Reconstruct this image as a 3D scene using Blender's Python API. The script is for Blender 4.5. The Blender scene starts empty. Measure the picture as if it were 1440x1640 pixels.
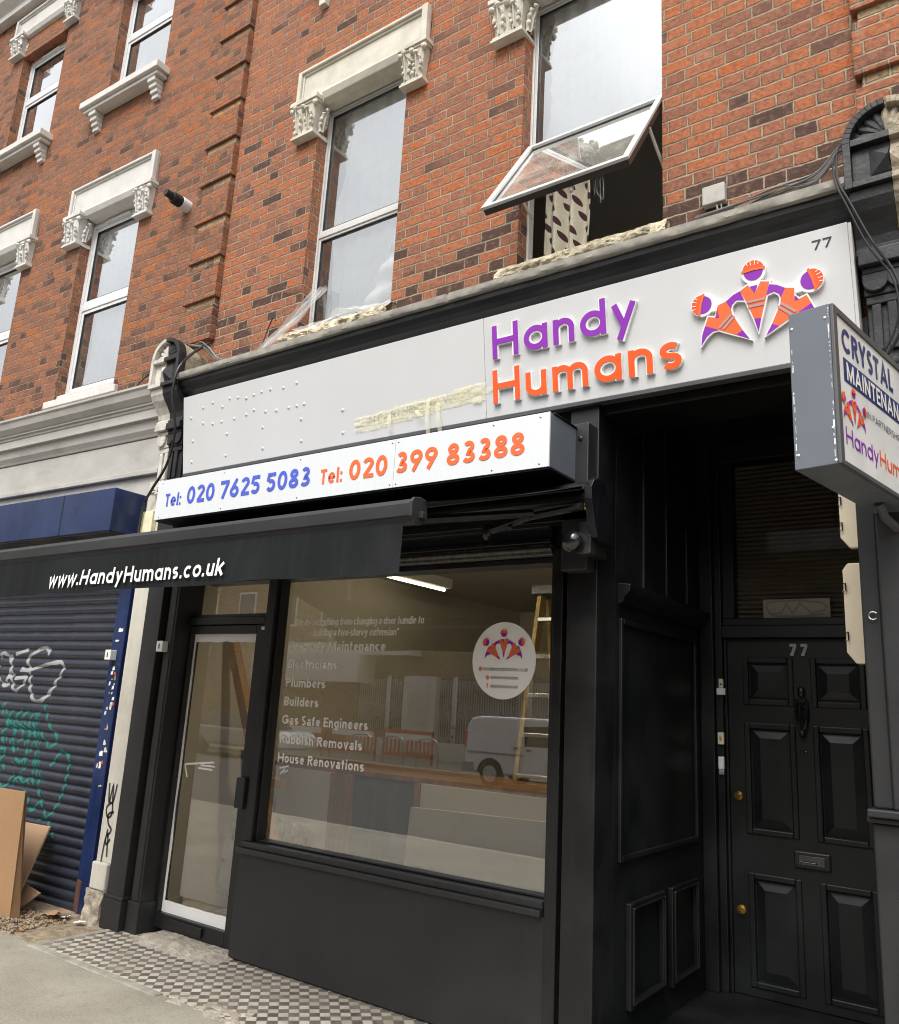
import bpy, bmesh, math, random
from mathutils import Vector, Matrix, noise as mnoise
random.seed(7)
sc = bpy.context.scene
COL = sc.collection
PI = math.pi
# ------------------------------------------------------------------ camera, sky, sun, exposure
cam_d = bpy.data.cameras.new('camera'); cam = bpy.data.objects.new('camera', cam_d); COL.objects.link(cam)
R_RIGHT = Vector((0.81729505, 0.57372272, 0.05358221)); R_DOWN = Vector((-0.08953552, 0.21830448, -0.97176465)); R_FWD = Vector((-0.56922069, 0.78942093, 0.22978774))
mw = Matrix((R_RIGHT, -R_DOWN, -R_FWD)).transposed().to_4x4(); mw.translation = Vector((0, -3.9, 1.6))
cam.matrix_world = mw
cam_d.sensor_fit = 'HORIZONTAL'; cam_d.sensor_width = 36; cam_d.lens = 33.0; cam_d.clip_start = 0.02; cam_d.clip_end = 800
sc.camera = cam
w = bpy.data.worlds.new('World'); sc.world = w; w.use_nodes = True
nt = w.node_tree; bg = nt.nodes['Background']
SUN_EL, SUN_AZ = math.radians(54), math.radians(166)
sky = nt.nodes.new('ShaderNodeTexSky'); sky.sky_type = 'NISHITA'; sky.sun_disc = False
sky.sun_elevation = SUN_EL; sky.sun_rotation = SUN_AZ; sky.air_density = 1.4; sky.dust_density = 4.0
bw = nt.nodes.new('ShaderNodeRGBToBW'); nt.links.new(sky.outputs[0], bw.inputs[0])
tc = nt.nodes.new('ShaderNodeTexCoord'); cl = nt.nodes.new('ShaderNodeTexNoise'); cl.inputs['Scale'].default_value = 2.2; cl.inputs['Detail'].default_value = 6
nt.links.new(tc.outputs['Generated'], cl.inputs['Vector'])
mr = nt.nodes.new('ShaderNodeMapRange'); mr.inputs[1].default_value = .3; mr.inputs[2].default_value = .7; mr.inputs[3].default_value = .62; mr.inputs[4].default_value = 1.28
nt.links.new(cl.outputs[0], mr.inputs[0])
mul = nt.nodes.new('ShaderNodeMath'); mul.operation = 'MULTIPLY'; nt.links.new(bw.outputs[0], mul.inputs[0]); nt.links.new(mr.outputs[0], mul.inputs[1])
sz_ = nt.nodes.new('ShaderNodeSeparateXYZ'); nt.links.new(tc.outputs['Generated'], sz_.inputs[0])
m2_ = nt.nodes.new('ShaderNodeMapRange'); m2_.inputs[1].default_value = 0; m2_.inputs[2].default_value = 1; m2_.inputs[3].default_value = .85; m2_.inputs[4].default_value = 1.9; nt.links.new(sz_.outputs[2], m2_.inputs[0])
mul2 = nt.nodes.new('ShaderNodeMath'); mul2.operation = 'MULTIPLY'; nt.links.new(mul.outputs[0], mul2.inputs[0]); nt.links.new(m2_.outputs[0], mul2.inputs[1]); mul = mul2
mx = nt.nodes.new('ShaderNodeMix'); mx.data_type = 'RGBA'; mx.inputs[0].default_value = .92
nt.links.new(sky.outputs[0], mx.inputs[6]); nt.links.new(mul.outputs[0], mx.inputs[7]); nt.links.new(mx.outputs[2], bg.inputs[0])
bg.inputs[1].default_value = 0.15
sd = bpy.data.lights.new('sun', 'SUN'); sd.energy = 1.1; sd.angle = math.radians(28); sd.color = (1, .96, .9)
so = bpy.data.objects.new('sun', sd); COL.objects.link(so)
S = Vector((.14, -.55, .80)).normalized(); so.rotation_euler = S.to_track_quat('Z', 'Y').to_euler()
sc.view_settings.view_transform = 'Standard'; sc.view_settings.look = 'None'; sc.view_settings.exposure = 0.58; sc.view_settings.gamma = 1
sc.cycles.use_denoising = True; sc.cycles.filter_width = 1.05
sc.cycles.max_bounces = 10; sc.cycles.transparent_max_bounces = 16
sc.cycles.sample_clamp_indirect = 6

# ------------------------------------------------------------------ materials
def nn(nt, t, **k):
    n = nt.nodes.new(t)
    for a, v in k.items(): setattr(n, a, v)
    return n
def math_(nt, op, a, b=None, c=None):
    n = nt.nodes.new('ShaderNodeMath'); n.operation = op
    for i, x in enumerate((a, b, c)):
        if x is None: continue
        if isinstance(x, (int, float)): n.inputs[i].default_value = x
        else: nt.links.new(x, n.inputs[i])
    return n.outputs[0]
def newmat(name):
    m = bpy.data.materials.new(name); m.use_nodes = True
    return m, m.node_tree, m.node_tree.nodes['Principled BSDF']
def ramp(nt, fac, stops):
    r = nt.nodes.new('ShaderNodeValToRGB'); e = r.color_ramp.elements
    while len(e) < len(stops): e.new(.5)
    for x, (p, c) in zip(e, stops): x.position = p; x.color = (*c, 1)
    nt.links.new(fac, r.inputs[0]); return r.outputs[0]
def mixc(nt, fac, a, b, mode='MIX'):
    n = nt.nodes.new('ShaderNodeMix'); n.data_type = 'RGBA'; n.blend_type = mode
    for i, x in ((0, fac), (6, a), (7, b)):
        if isinstance(x, (int, float)): n.inputs[i].default_value = x
        elif isinstance(x, tuple): n.inputs[i].default_value = (*x, 1)
        else: nt.links.new(x, n.inputs[i])
    return n.outputs[2]
def noise(nt, vec, scale, detail=4, rough=.55):
    n = nt.nodes.new('ShaderNodeTexNoise'); n.inputs['Scale'].default_value = scale; n.inputs['Detail'].default_value = detail; n.inputs['Roughness'].default_value = rough
    nt.links.new(vec, n.inputs['Vector']); return n.outputs[0]
def mapr(nt, v, a, b, c, d):
    n = nt.nodes.new('ShaderNodeMapRange'); n.interpolation_type = 'SMOOTHSTEP'
    nt.links.new(v, n.inputs[0])
    for i, x in enumerate((a, b, c, d)): n.inputs[i + 1].default_value = x
    return n.outputs[0]
def bump(nt, h, strength, dist):
    n = nt.nodes.new('ShaderNodeBump'); n.inputs['Strength'].default_value = strength; n.inputs['Distance'].default_value = dist
    nt.links.new(h, n.inputs['Height']); return n.outputs[0]
def paint(name, c, rough=.5, var=.12, scale=6, dirt=None, dirt_amt=.3, metal=0, bmp=.15, bscale=60, spec=.5, stretch=(1, 1, 1), bdist=.002):
    """paint / stone / wood: base colour with noisy wear, optional dirt colour in patches, fine bump"""
    m, nt, p = newmat(name)
    tc = nn(nt, 'ShaderNodeTexCoord'); mp = nn(nt, 'ShaderNodeMapping'); mp.inputs['Scale'].default_value = stretch
    nt.links.new(tc.outputs['Object'], mp.inputs[0]); v = mp.outputs[0]
    n1 = noise(nt, v, scale, 5)
    col = mixc(nt, mapr(nt, n1, .3, .7, 0, 1), tuple(max(0, x * (1 - var)) for x in c), tuple(min(1, x * (1 + var)) for x in c))
    if dirt:
        n2 = noise(nt, v, scale * .45, 8, .7)
        col = mixc(nt, mapr(nt, n2, .48, .72, 0, dirt_amt), col, dirt)
    nt.links.new(col, p.inputs['Base Color'])
    n3 = noise(nt, v, bscale, 4)
    nt.links.new(mapr(nt, n1, .3, .7, max(.02, rough - .1), min(1, rough + .1)), p.inputs['Roughness'])
    p.inputs['Metallic'].default_value = metal; p.inputs['Specular IOR Level'].default_value = spec
    if bmp: nt.links.new(bump(nt, n3, bmp, bdist), p.inputs['Normal'])
    return m
def streaky(key, amt, dust):
    m = M[key]; nt = m.node_tree; p = nt.nodes['Principled BSDF']; src = p.inputs['Base Color'].links[0].from_socket
    tc = nn(nt, 'ShaderNodeTexCoord'); mp = nn(nt, 'ShaderNodeMapping'); mp.inputs['Scale'].default_value = (9, 9, .5); nt.links.new(tc.outputs['Object'], mp.inputs[0])
    a = noise(nt, mp.outputs[0], 3.0, 7, .7); c = mixc(nt, mapr(nt, a, .45, .8, 0, amt), src, dust)
    b = noise(nt, tc.outputs['Object'], 85, 3, .6); c = mixc(nt, mapr(nt, b, .70, .74, 0, amt * 1.3), c, dust)
    e = noise(nt, tc.outputs['Object'], 5.0, 9, .75); c = mixc(nt, mapr(nt, e, .58, .75, 0, amt), c, dust)
    nt.links.new(c, p.inputs['Base Color'])
def brick(name, stops, mortar, soot=None, mw=.0095, streak=0.0, scale=1.0, bands=1.0):
    m, nt, p = newmat(name)
    tc = nn(nt, 'ShaderNodeTexCoord'); geo = nn(nt, 'ShaderNodeNewGeometry')
    sx = nn(nt, 'ShaderNodeSeparateXYZ'); nt.links.new(tc.outputs['Object'], sx.inputs[0])
    sn = nn(nt, 'ShaderNodeSeparateXYZ'); nt.links.new(geo.outputs['True Normal'], sn.inputs[0])
    side = math_(nt, 'GREATER_THAN', math_(nt, 'ABSOLUTE', sn.outputs[0]), .7)
    x, y, z = sx.outputs
    u = math_(nt, 'ADD', math_(nt, 'MULTIPLY', x, math_(nt, 'SUBTRACT', 1.0, side)), math_(nt, 'MULTIPLY', math_(nt, 'ADD', y, .13), side))
    obj = tc.outputs['Object']
    wob = math_(nt, 'MULTIPLY', math_(nt, 'SUBTRACT', noise(nt, obj, 5.0, 3), .5), .014)
    wob2 = math_(nt, 'MULTIPLY', math_(nt, 'SUBTRACT', noise(nt, obj, 26.0, 3), .5), .010)
    zz = math_(nt, 'ADD', math_(nt, 'ADD', z, wob), wob2); uu = math_(nt, 'ADD', math_(nt, 'ADD', u, wob2), math_(nt, 'MULTIPLY', wob, .6))
    CH, P = .0762 * scale, .335 * scale
    zr = math_(nt, 'DIVIDE', zz, CH); row = math_(nt, 'FLOOR', zr); fz = math_(nt, 'FRACT', zr)
    wn0 = nn(nt, 'ShaderNodeTexWhiteNoise', noise_dimensions='1D'); nt.links.new(row, wn0.inputs['W'])
    jit = math_(nt, 'MULTIPLY', wn0.outputs[0], .12)
    ur = math_(nt, 'ADD', math_(nt, 'ADD', math_(nt, 'DIVIDE', uu, P), math_(nt, 'MULTIPLY', math_(nt, 'MODULO', math_(nt, 'ADD', row, 400.0), 2.0), .5)), jit)
    t = math_(nt, 'FRACT', ur); bi = math_(nt, 'FLOOR', ur)
    H = .672
    ish = math_(nt, 'GREATER_THAN', t, H)
    du = math_(nt, 'MULTIPLY', math_(nt, 'MINIMUM', math_(nt, 'MINIMUM', t, math_(nt, 'ABSOLUTE', math_(nt, 'SUBTRACT', t, H))), math_(nt, 'SUBTRACT', 1.0, t)), P)
    dz = math_(nt, 'MULTIPLY', math_(nt, 'MINIMUM', fz, math_(nt, 'SUBTRACT', 1.0, fz)), CH)
    d = math_(nt, 'MINIMUM', du, dz)
    d = math_(nt, 'ADD', d, math_(nt, 'MULTIPLY', math_(nt, 'SUBTRACT', noise(nt, obj, 70.0, 3), .5), .008)); d = math_(nt, 'ADD', d, math_(nt, 'MULTIPLY', math_(nt, 'SUBTRACT', noise(nt, obj, 24.0, 3), .5), .007))
    inb = mapr(nt, d, mw * .5 - .0018, mw * .5 + .0022, 0, 1)
    cmb = nn(nt, 'ShaderNodeCombineXYZ'); nt.links.new(math_(nt, 'ADD', math_(nt, 'MULTIPLY', bi, 2.0), ish), cmb.inputs[0]); nt.links.new(row, cmb.inputs[1]); nt.links.new(side, cmb.inputs[2])
    wn = nn(nt, 'ShaderNodeTexWhiteNoise', noise_dimensions='3D'); nt.links.new(cmb.outputs[0], wn.inputs['Vector'])
    big = noise(nt, obj, 1.1, 3)
    rnd = math_(nt, 'ADD', wn.outputs[0], math_(nt, 'MULTIPLY', math_(nt, 'SUBTRACT', big, .5), .55 * bands))
    if soot:
        rnd = math_(nt, 'SUBTRACT', rnd, mapr(nt, math_(nt, 'ADD', z, math_(nt, 'MULTIPLY', math_(nt, 'SUBTRACT', noise(nt, obj, 2.5, 3), .5), .7)), soot[0], soot[1], soot[2], 0.0))
    bc = ramp(nt, rnd, stops)
    grain = noise(nt, obj, 45, 6, .7)
    bc = mixc(nt, mapr(nt, grain, .3, .66, .62, 0), bc, (.07, .032, .024))
    mid = noise(nt, obj, 20, 6, .7); bc = mixc(nt, mapr(nt, mid, .5, .72, 0, .6), bc, (.36, .19, .12)); bc = mixc(nt, mapr(nt, mid, .48, .28, 0, .7), bc, (.12, .055, .040))
    bc = mixc(nt, mapr(nt, d, mw * .5, mw * .5 + .011, .35, 0), bc, (.17, .09, .06))
    chip = noise(nt, obj, 16, 5, .65)
    bc = mixc(nt, mapr(nt, chip, .60, .74, 0, .5), bc, (.35, .105, .035))
    bc = mixc(nt, mapr(nt, chip, .36, .26, 0, .55), bc, (.11, .05, .034))
    if streak:
        mp = nn(nt, 'ShaderNodeMapping'); mp.inputs['Scale'].default_value = (2.4, 2.4, .5); nt.links.new(obj, mp.inputs[0])
        bc = mixc(nt, mapr(nt, noise(nt, mp.outputs[0], 1.7, 6, .7), .58, .78, 0, streak), bc, (.42, .33, .27))
    mcol = mixc(nt, mapr(nt, noise(nt, obj, 9, 5), .3, .7, 0, 1), tuple(x * .72 for x in mortar), tuple(min(1, x * 1.12) for x in mortar))
    col = mixc(nt, inb, mcol, bc)
    nt.links.new(col, p.inputs['Base Color']); p.inputs['Roughness'].default_value = .88; p.inputs['Specular IOR Level'].default_value = .25
    hgt = math_(nt, 'ADD', math_(nt, 'ADD', math_(nt, 'MULTIPLY', inb, .8), math_(nt, 'ADD', math_(nt, 'MULTIPLY', grain, .6), math_(nt, 'MULTIPLY', mid, .5))), math_(nt, 'MULTIPLY', wn.outputs[0], .25))
    nt.links.new(bump(nt, hgt, 1.0, .012), p.inputs['Normal'])
    return m
def glass(name, tint=(1, 1, 1), refl=1.0, dirt=.0, ior=1.5):
    """a thin pane: Fresnel reflection over clear transmission, with a little dust"""
    m = bpy.data.materials.new(name); m.use_nodes = True; nt = m.node_tree; nt.nodes.clear()
    out = nn(nt, 'ShaderNodeOutputMaterial'); tr = nn(nt, 'ShaderNodeBsdfTransparent'); gl = nn(nt, 'ShaderNodeBsdfGlossy'); fr = nn(nt, 'ShaderNodeFresnel'); mx = nn(nt, 'ShaderNodeMixShader')
    tr.inputs[0].default_value = (*tint, 1); gl.inputs['Roughness'].default_value = 0.0; gl.inputs[0].default_value = (.96, .98, 1, 1)
    fr.inputs[0].default_value = ior
    geo = nn(nt, 'ShaderNodeNewGeometry'); tc = nn(nt, 'ShaderNodeTexCoord')
    nz = noise(nt, tc.outputs['Object'], 1.4, 2); nt.links.new(bump(nt, nz, .015, .02), fr.inputs['Normal']); b = bump(nt, nz, .015, .02); nt.links.new(b, gl.inputs['Normal'])
    f = math_(nt, 'MINIMUM', math_(nt, 'MULTIPLY', fr.outputs[0], 1.75 * refl), 1.0)
    nt.links.new(f, mx.inputs[0]); nt.links.new(tr.outputs[0], mx.inputs[1]); nt.links.new(gl.outputs[0], mx.inputs[2])
    last = mx.outputs[0]
    if dirt:
        df = nn(nt, 'ShaderNodeBsdfDiffuse'); df.inputs[0].default_value = (.6, .58, .52, 1); m2 = nn(nt, 'ShaderNodeMixShader')
        nt.links.new(mapr(nt, noise(nt, tc.outputs['Object'], 3.5, 7, .7), .45, .75, dirt * .25, dirt), m2.inputs[0]); nt.links.new(last, m2.inputs[1]); nt.links.new(df.outputs[0], m2.inputs[2]); last = m2.outputs[0]
    nt.links.new(last, out.inputs[0]); return m
def emis(name, c, s):
    m, nt, p = newmat(name); p.inputs['Emission Color'].default_value = (*c, 1); p.inputs['Emission Strength'].default_value = s; p.inputs['Base Color'].default_value = (*c, 1); return m
def sheer(name, c, opacity, trans=.4):
    m = bpy.data.materials.new(name); m.use_nodes = True; nt = m.node_tree; nt.nodes.clear()
    out = nn(nt, 'ShaderNodeOutputMaterial'); tr = nn(nt, 'ShaderNodeBsdfTransparent'); df = nn(nt, 'ShaderNodeBsdfDiffuse'); tl = nn(nt, 'ShaderNodeBsdfTranslucent')
    a = nn(nt, 'ShaderNodeMixShader'); b = nn(nt, 'ShaderNodeMixShader'); df.inputs[0].default_value = (*c, 1); tl.inputs[0].default_value = (*c, 1)
    a.inputs[0].default_value = trans; nt.links.new(df.outputs[0], a.inputs[1]); nt.links.new(tl.outputs[0], a.inputs[2])
    b.inputs[0].default_value = opacity; nt.links.new(tr.outputs[0], b.inputs[1]); nt.links.new(a.outputs[0], b.inputs[2]); nt.links.new(b.outputs[0], out.inputs[0]); return m

M = {}
M['brick'] = brick('red_brick', [(0.0, (.075, .045, .036)), (.03, (.16, .08, .055)), (.09, (.28, .12, .074)), (.35, (.375, .142, .076)), (.65, (.44, .155, .072)), (.86, (.47, .155, .062)), (.96, (.50, .14, .042)), (1, (.42, .20, .12))], (.35, .285, .20), soot=(4.15, 4.85, .46), streak=.4, mw=.0098)
M['brick_old'] = brick('brown_red_brick', [(0.0, (.09, .05, .036)), (.05, (.16, .078, .05)), (.25, (.27, .115, .066)), (.6, (.345, .132, .066)), (.85, (.40, .142, .057)), (.96, (.44, .125, .033)), (1, (.27, .1, .05))], (.28, .22, .155), soot=(4.2, 4.9, .3), mw=.009, streak=.15, scale=.99)
M['brick_yellow'] = brick('yellow_stock_brick', [(0, (.22, .16, .09)), (.5, (.42, .31, .17)), (1, (.5, .38, .22))], (.45, .4, .3))
M['stone_cream'] = paint('cream_stone', (.57, .535, .45), .8, .12, 7, (.42, .34, .22), .35, bmp=.35, bscale=40)
M['stone_rough'] = paint('broken_cream_stone', (.56, .48, .34), .95, .35, 16, (.16, .13, .10), .75, bmp=1, bscale=30, bdist=.02)
M['white_paint'] = paint('white_masonry_paint', (.60, .585, .55), .6, .05, 5, (.40, .36, .30), .35, bmp=.2, bscale=30)
M['ledge'] = paint('grey_stone', (.30, .28, .24), .9, .2, 10, (.12, .11, .09), .6, bmp=.6, bscale=50)
M['grey_render'] = paint('weathered_grey_white_paint', (.42, .405, .37), .7, .08, 3, (.24, .22, .19), .55, bmp=.25, bscale=25, stretch=(1, 1, 2.2))
M['black'] = paint('black_satin_paint', (.0065, .0066, .0075), .42, .25, 3, (.03, .029, .028), .4, bmp=.12, bscale=45)
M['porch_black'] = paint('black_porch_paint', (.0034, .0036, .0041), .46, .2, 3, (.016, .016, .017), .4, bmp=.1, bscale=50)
M['black_panel'] = paint('soft_black_panel_paint', (.0155, .0155, .0165), .55, .18, 2.5, (.034, .033, .032), .45, bmp=.1, bscale=30)
M['black_gloss'] = paint('black_gloss_metal', (.0045, .005, .007), .38, .2, 4, (.03, .03, .032), .3, bmp=.05)
M['black_old'] = paint('flaking_black_paint', (.014, .014, .015), .6, .3, 12, (.035, .035, .036), .5, bmp=.5, bscale=35, bdist=.006)
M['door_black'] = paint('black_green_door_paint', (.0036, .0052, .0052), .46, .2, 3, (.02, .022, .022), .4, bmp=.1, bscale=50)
M['grey_alu'] = paint('grey_powder_coat', (.118, .135, .158), .5, .05, 4, bmp=.05)
M['grey_frame'] = paint('dark_grey_trim', (.085, .085, .09), .5, .08, 4, bmp=.05)
M['dark_plastic'] = paint('dark_grey_aluminium', (.019, .0195, .021), .45, .15, 5, (.10, .10, .10), .3, bmp=.05, stretch=(.2, 1, 1))
M['canvas'] = paint('black_awning_canvas', (.010, .0115, .012), .75, .15, 3, (.035, .037, .036), .4, bmp=.3, bscale=220, spec=.15)
M['sign_white'] = paint('white_sign_panel', (.585, .585, .58), .45, .015, 2, bmp=.02)
M['tel_white'] = paint('bright_white_panel', (.66, .68, .69), .35, .01, 2, bmp=.0)
M['upvc'] = paint('white_window_plastic', (.66, .66, .66), .35, .03, 5, (.5, .48, .44), .2, bmp=.0)
M['alu_white'] = paint('pale_grey_window_metal', (.55, .54, .52), .4, .05, 5, (.3, .28, .25), .3, bmp=.05)
M['frame_brown'] = paint('dark_brown_metal', (.04, .032, .028), .45, .15, 5, bmp=.05)
M['rubber'] = paint('black_rubber', (.012, .012, .012), .6, .1, 5, bmp=.05)
M['purple'] = paint('purple_acrylic', (.255, .022, .41), .35, .02, 4, bmp=0)
M['orange'] = paint('orange_acrylic', (.92, .105, .014), .35, .02, 4, bmp=0)
M['orange_vest'] = paint('pale_orange_vinyl', (.92, .145, .04), .35, .02, 4, bmp=0)
M['white_acrylic'] = paint('white_acrylic_edge', (.82, .82, .82), .3, .01, 4, bmp=0)
M['stripe_grey'] = paint('grey_vinyl', (.42, .30, .28), .4, .02, 4, bmp=0)
M['stripe_pale'] = paint('pale_grey_metal', (.45, .44, .42), .4, .1, 9, bmp=0)
M['blue_vinyl'] = paint('blue_vinyl', (.065, .10, .56), .4, .03, 4, bmp=0)
M['navy_vinyl'] = paint('navy_vinyl', (.028, .045, .16), .4, .03, 4, bmp=0)
M['orange_vinyl'] = paint('orange_vinyl', (.93, .13, .025), .4, .03, 4, bmp=0)
M['black_vinyl'] = paint('dark_vinyl', (.03, .035, .045), .4, .03, 4, bmp=0)
M['white_vinyl'] = paint('white_vinyl', (.80, .79, .76), .45, .02, 4, bmp=0)
M['window_vinyl'] = paint('white_window_vinyl', (.93, .92, .90), .5, .01, 4, bmp=0)
M['window_vinyl_faded'] = sheer('thin_white_vinyl', (.93, .92, .90), .9, .1)
M['faded_vinyl'] = paint('faded_white_vinyl', (.62, .61, .57), .5, .05, 4, bmp=0)
M['blue_metal'] = paint('blue_painted_metal', (.008, .021, .080), .35, .2, 3, (.03, .05, .11), .35, bmp=.08)
M['shutter'] = paint('dark_blue_steel', (.018, .021, .034), .42, .15, 4, (.06, .058, .06), .3, bmp=.08)
M['rust'] = paint('rusted_paint', (.10, .045, .025), .8, .3, 14, (.02, .03, .09), .5, bmp=.3)
M['pil_white'] = paint('dirty_white_plaster', (.55, .52, .45), .75, .06, 5, (.36, .32, .25), .35, bmp=.25, bscale=30)
M['plaster_bare'] = paint('peeled_plaster', (.40, .35, .27), .95, .35, 14, (.10, .085, .07), .7, bmp=.9, bscale=40, bdist=.012)
M['console_white'] = paint('peeling_white_paint', (.56, .53, .47), .8, .15, 14, (.22, .19, .15), .6, bmp=.6, bscale=45, bdist=.006)
M['console_stone'] = paint('weathered_console_stone', (.36, .31, .23), .95, .3, 16, (.10, .085, .06), .7, bmp=.9, bscale=45, bdist=.01)
def mk_conc():
    m, nt, p = newmat('worn_concrete_pavement'); tc = nn(nt, 'ShaderNodeTexCoord'); v = tc.outputs['Object']
    c = mixc(nt, mapr(nt, noise(nt, v, 1.3, 6, .6), .3, .7, 0, 1), (.235, .21, .165), (.33, .30, .245))
    c = mixc(nt, mapr(nt, noise(nt, v, 9, 8, .75), .5, .75, 0, .6), c, (.16, .14, .11))
    c = mixc(nt, mapr(nt, noise(nt, v, 70, 4, .7), .50, .68, 0, .6), c, (.40, .37, .31)); c = mixc(nt, mapr(nt, noise(nt, v, 38, 5, .75), .56, .70, 0, .5), c, (.14, .125, .10))
    c = mixc(nt, mapr(nt, noise(nt, v, 95, 2, .5), .62, .70, 0, .6), c, (.10, .09, .075))
    c = mixc(nt, mapr(nt, noise(nt, v, 4.2, 2, .5), .71, .74, 0, .55), c, (.12, .105, .085))
    nt.links.new(c, p.inputs['Base Color']); p.inputs['Roughness'].default_value = .9
    nt.links.new(bump(nt, noise(nt, v, 110, 5, .7), .6, .004), p.inputs['Normal']); return m
M['concrete'] = mk_conc()
M['rubble'] = paint('broken_mortar', (.40, .35, .29), .95, .22, 18, (.20, .16, .13), .6, bmp=1, bscale=35, bdist=.02)
M['dirt'] = paint('dirt_and_grit', (.27, .21, .14), .95, .35, 16, (.12, .09, .06), .6, bmp=1, bscale=60, bdist=.01)
M['asphalt'] = paint('asphalt', (.06, .058, .055), .9, .2, 6, bmp=.4, bscale=120)
M['cardboard'] = paint('brown_cardboard', (.30, .175, .085), .8, .06, 2.5, (.25, .14, .065), .35, bmp=.05)
M['mdf'] = paint('raw_board', (.40, .25, .15), .75, .06, 3, (.36, .2, .1), .3, bmp=.05)
M['wall_beige'] = paint('beige_interior_paint', (.58, .53, .43), .8, .05, 1.5, bmp=.1)
M['ceil_beige'] = paint('interior_ceiling_paint', (.50, .46, .38), .8, .05, 1.5, bmp=.1)
M['floor_int'] = paint('dusty_floor_boards', (.22, .16, .10), .7, .2, 3, stretch=(6, .6, 1), bmp=.2)
M['plasterboard'] = paint('pale_plasterboard', (.72, .68, .56), .75, .03, 2, bmp=.04)
M['panel_grey'] = paint('off_white_counter_panel', (.56, .53, .45), .7, .05, 2, bmp=.04)
M['counter_dark'] = paint('dark_counter_panel', (.075, .08, .065), .5, .3, 3, (.16, .13, .09), .5, bmp=.1, stretch=(3, 1, .6))
M['wood'] = paint('brown_timber', (.26, .135, .055), .65, .22, 4, (.14, .07, .03), .4, bmp=.15, stretch=(5, 5, .6))
M['pine'] = paint('pine_timber', (.44, .25, .11), .65, .15, 5, bmp=.1, stretch=(4, 4, .7))
M['yellow'] = paint('yellow_fibreglass', (.30, .20, .04), .5, .1, 4, bmp=.05)
M['alum'] = paint('bare_aluminium', (.6, .6, .58), .35, .08, 6, metal=.9, bmp=.05)
M['dark_room'] = paint('dim_room_plaster', (.42, .39, .34), .9, .1, 2, bmp=.05)
M['net'] = sheer('white_net_curtain', (.90, .91, .89), .93, .06)
M['plastic_sheet'] = sheer('clear_plastic_sheet', (.80, .81, .82), .30, .3)
M['tape'] = paint('masking_tape', (.72, .66, .44), .7, .1, 20, bmp=.3, bscale=60)
M['tape_old'] = sheer('crinkled_masking_tape', (.90, .85, .62), .42, .1)
M['brass'] = paint('brass', (.72, .46, .12), .25, .1, 8, metal=1, bmp=.05)
M['chrome'] = paint('tarnished_chrome', (.12, .12, .125), .25, .25, 20, metal=1, bmp=.05)
M['blk_metal'] = paint('black_iron', (.012, .012, .013), .3, .2, 8, bmp=.1)
M['galv'] = paint('galvanised_steel', (.10, .098, .09), .5, .45, 40, metal=.5, bmp=.1)
M['cream_plastic'] = paint('cream_plastic', (.70, .66, .52), .45, .04, 6, bmp=.0)
M['white_plastic'] = paint('white_plastic', (.72, .72, .70), .4, .04, 6, (.4, .38, .33), .2, bmp=.0)
M['aged_plastic'] = paint('aged_grey_plastic', (.40, .38, .34), .5, .1, 9, (.2, .18, .15), .6, bmp=.1)
M['cream_board'] = paint('cream_painted_board', (.66, .57, .42), .6, .06, 4, (.45, .36, .24), .4, bmp=.1)
M['teal'] = sheer('teal_spray_paint', (.035, .27, .22), .5, 0)
M['spray_white'] = sheer('silver_white_spray_paint', (.46, .46, .46), .62, 0)
M['marker'] = paint('black_marker', (.03, .03, .03), .5, .1, 8, bmp=0)
M['tube_on'] = emis('lit_fluorescent_tube', (1, .90, .66), 7.0)
M['tube_fill'] = emis('added_fill_tube', (1, .90, .68), 66.0)  # glow of the added fill light, far stronger than the visible tube
M['glass'] = glass('shop_window_glass', (.95, .95, .93), 3.8, .015)
M['glass_door'] = glass('dusty_door_glass', (.95, .95, .93), 2.4, .08)
M['glass_up'] = glass('upper_window_glass', (.88, .91, .92), 3.5, .08)
M['glass_milky'] = glass('dusty_casement_glass', (.88, .92, .92), 2.6, .45)
M['glass_dark'] = glass('porch_fanlight_glass', (.80, .80, .75), .07, .02)
M['dome'] = paint('smoked_dome', (.012, .012, .014), .06, .1, 4, bmp=0, spec=.9)
M['blind'] = paint('brown_grey_blind_slats', (.22, .19, .15), .6, .15, 6, bmp=.05)
M['paper'] = paint('pale_paper', (.55, .53, .47), .8, .05, 8, bmp=.05)
M['van_white'] = paint('white_car_paint', (.86, .85, .83), .25, .02, 3, bmp=0, spec=.8)
M['car_grey'] = paint('silver_car_paint', (.35, .36, .37), .25, .02, 3, bmp=0, spec=.8)
M['car_glass'] = paint('dark_car_glass', (.02, .022, .025), .08, .1, 3, bmp=0, spec=.9)
M['tyre'] = paint('tyre_rubber', (.02, .02, .02), .8, .1, 8, bmp=.1)
M['barrier'] = paint('orange_barrier_plastic', (.60, .15, .08), .5, .05, 4, bmp=0)
M['steel'] = paint('brushed_steel', (.5, .5, .5), .35, .08, 6, metal=.9, bmp=.03)
M['cable'] = paint('black_cable_sheath', (.015, .015, .015), .5, .2, 8, bmp=0)
M['cable_grey'] = paint('grey_cable_sheath', (.14, .14, .135), .5, .2, 8, bmp=0)
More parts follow.
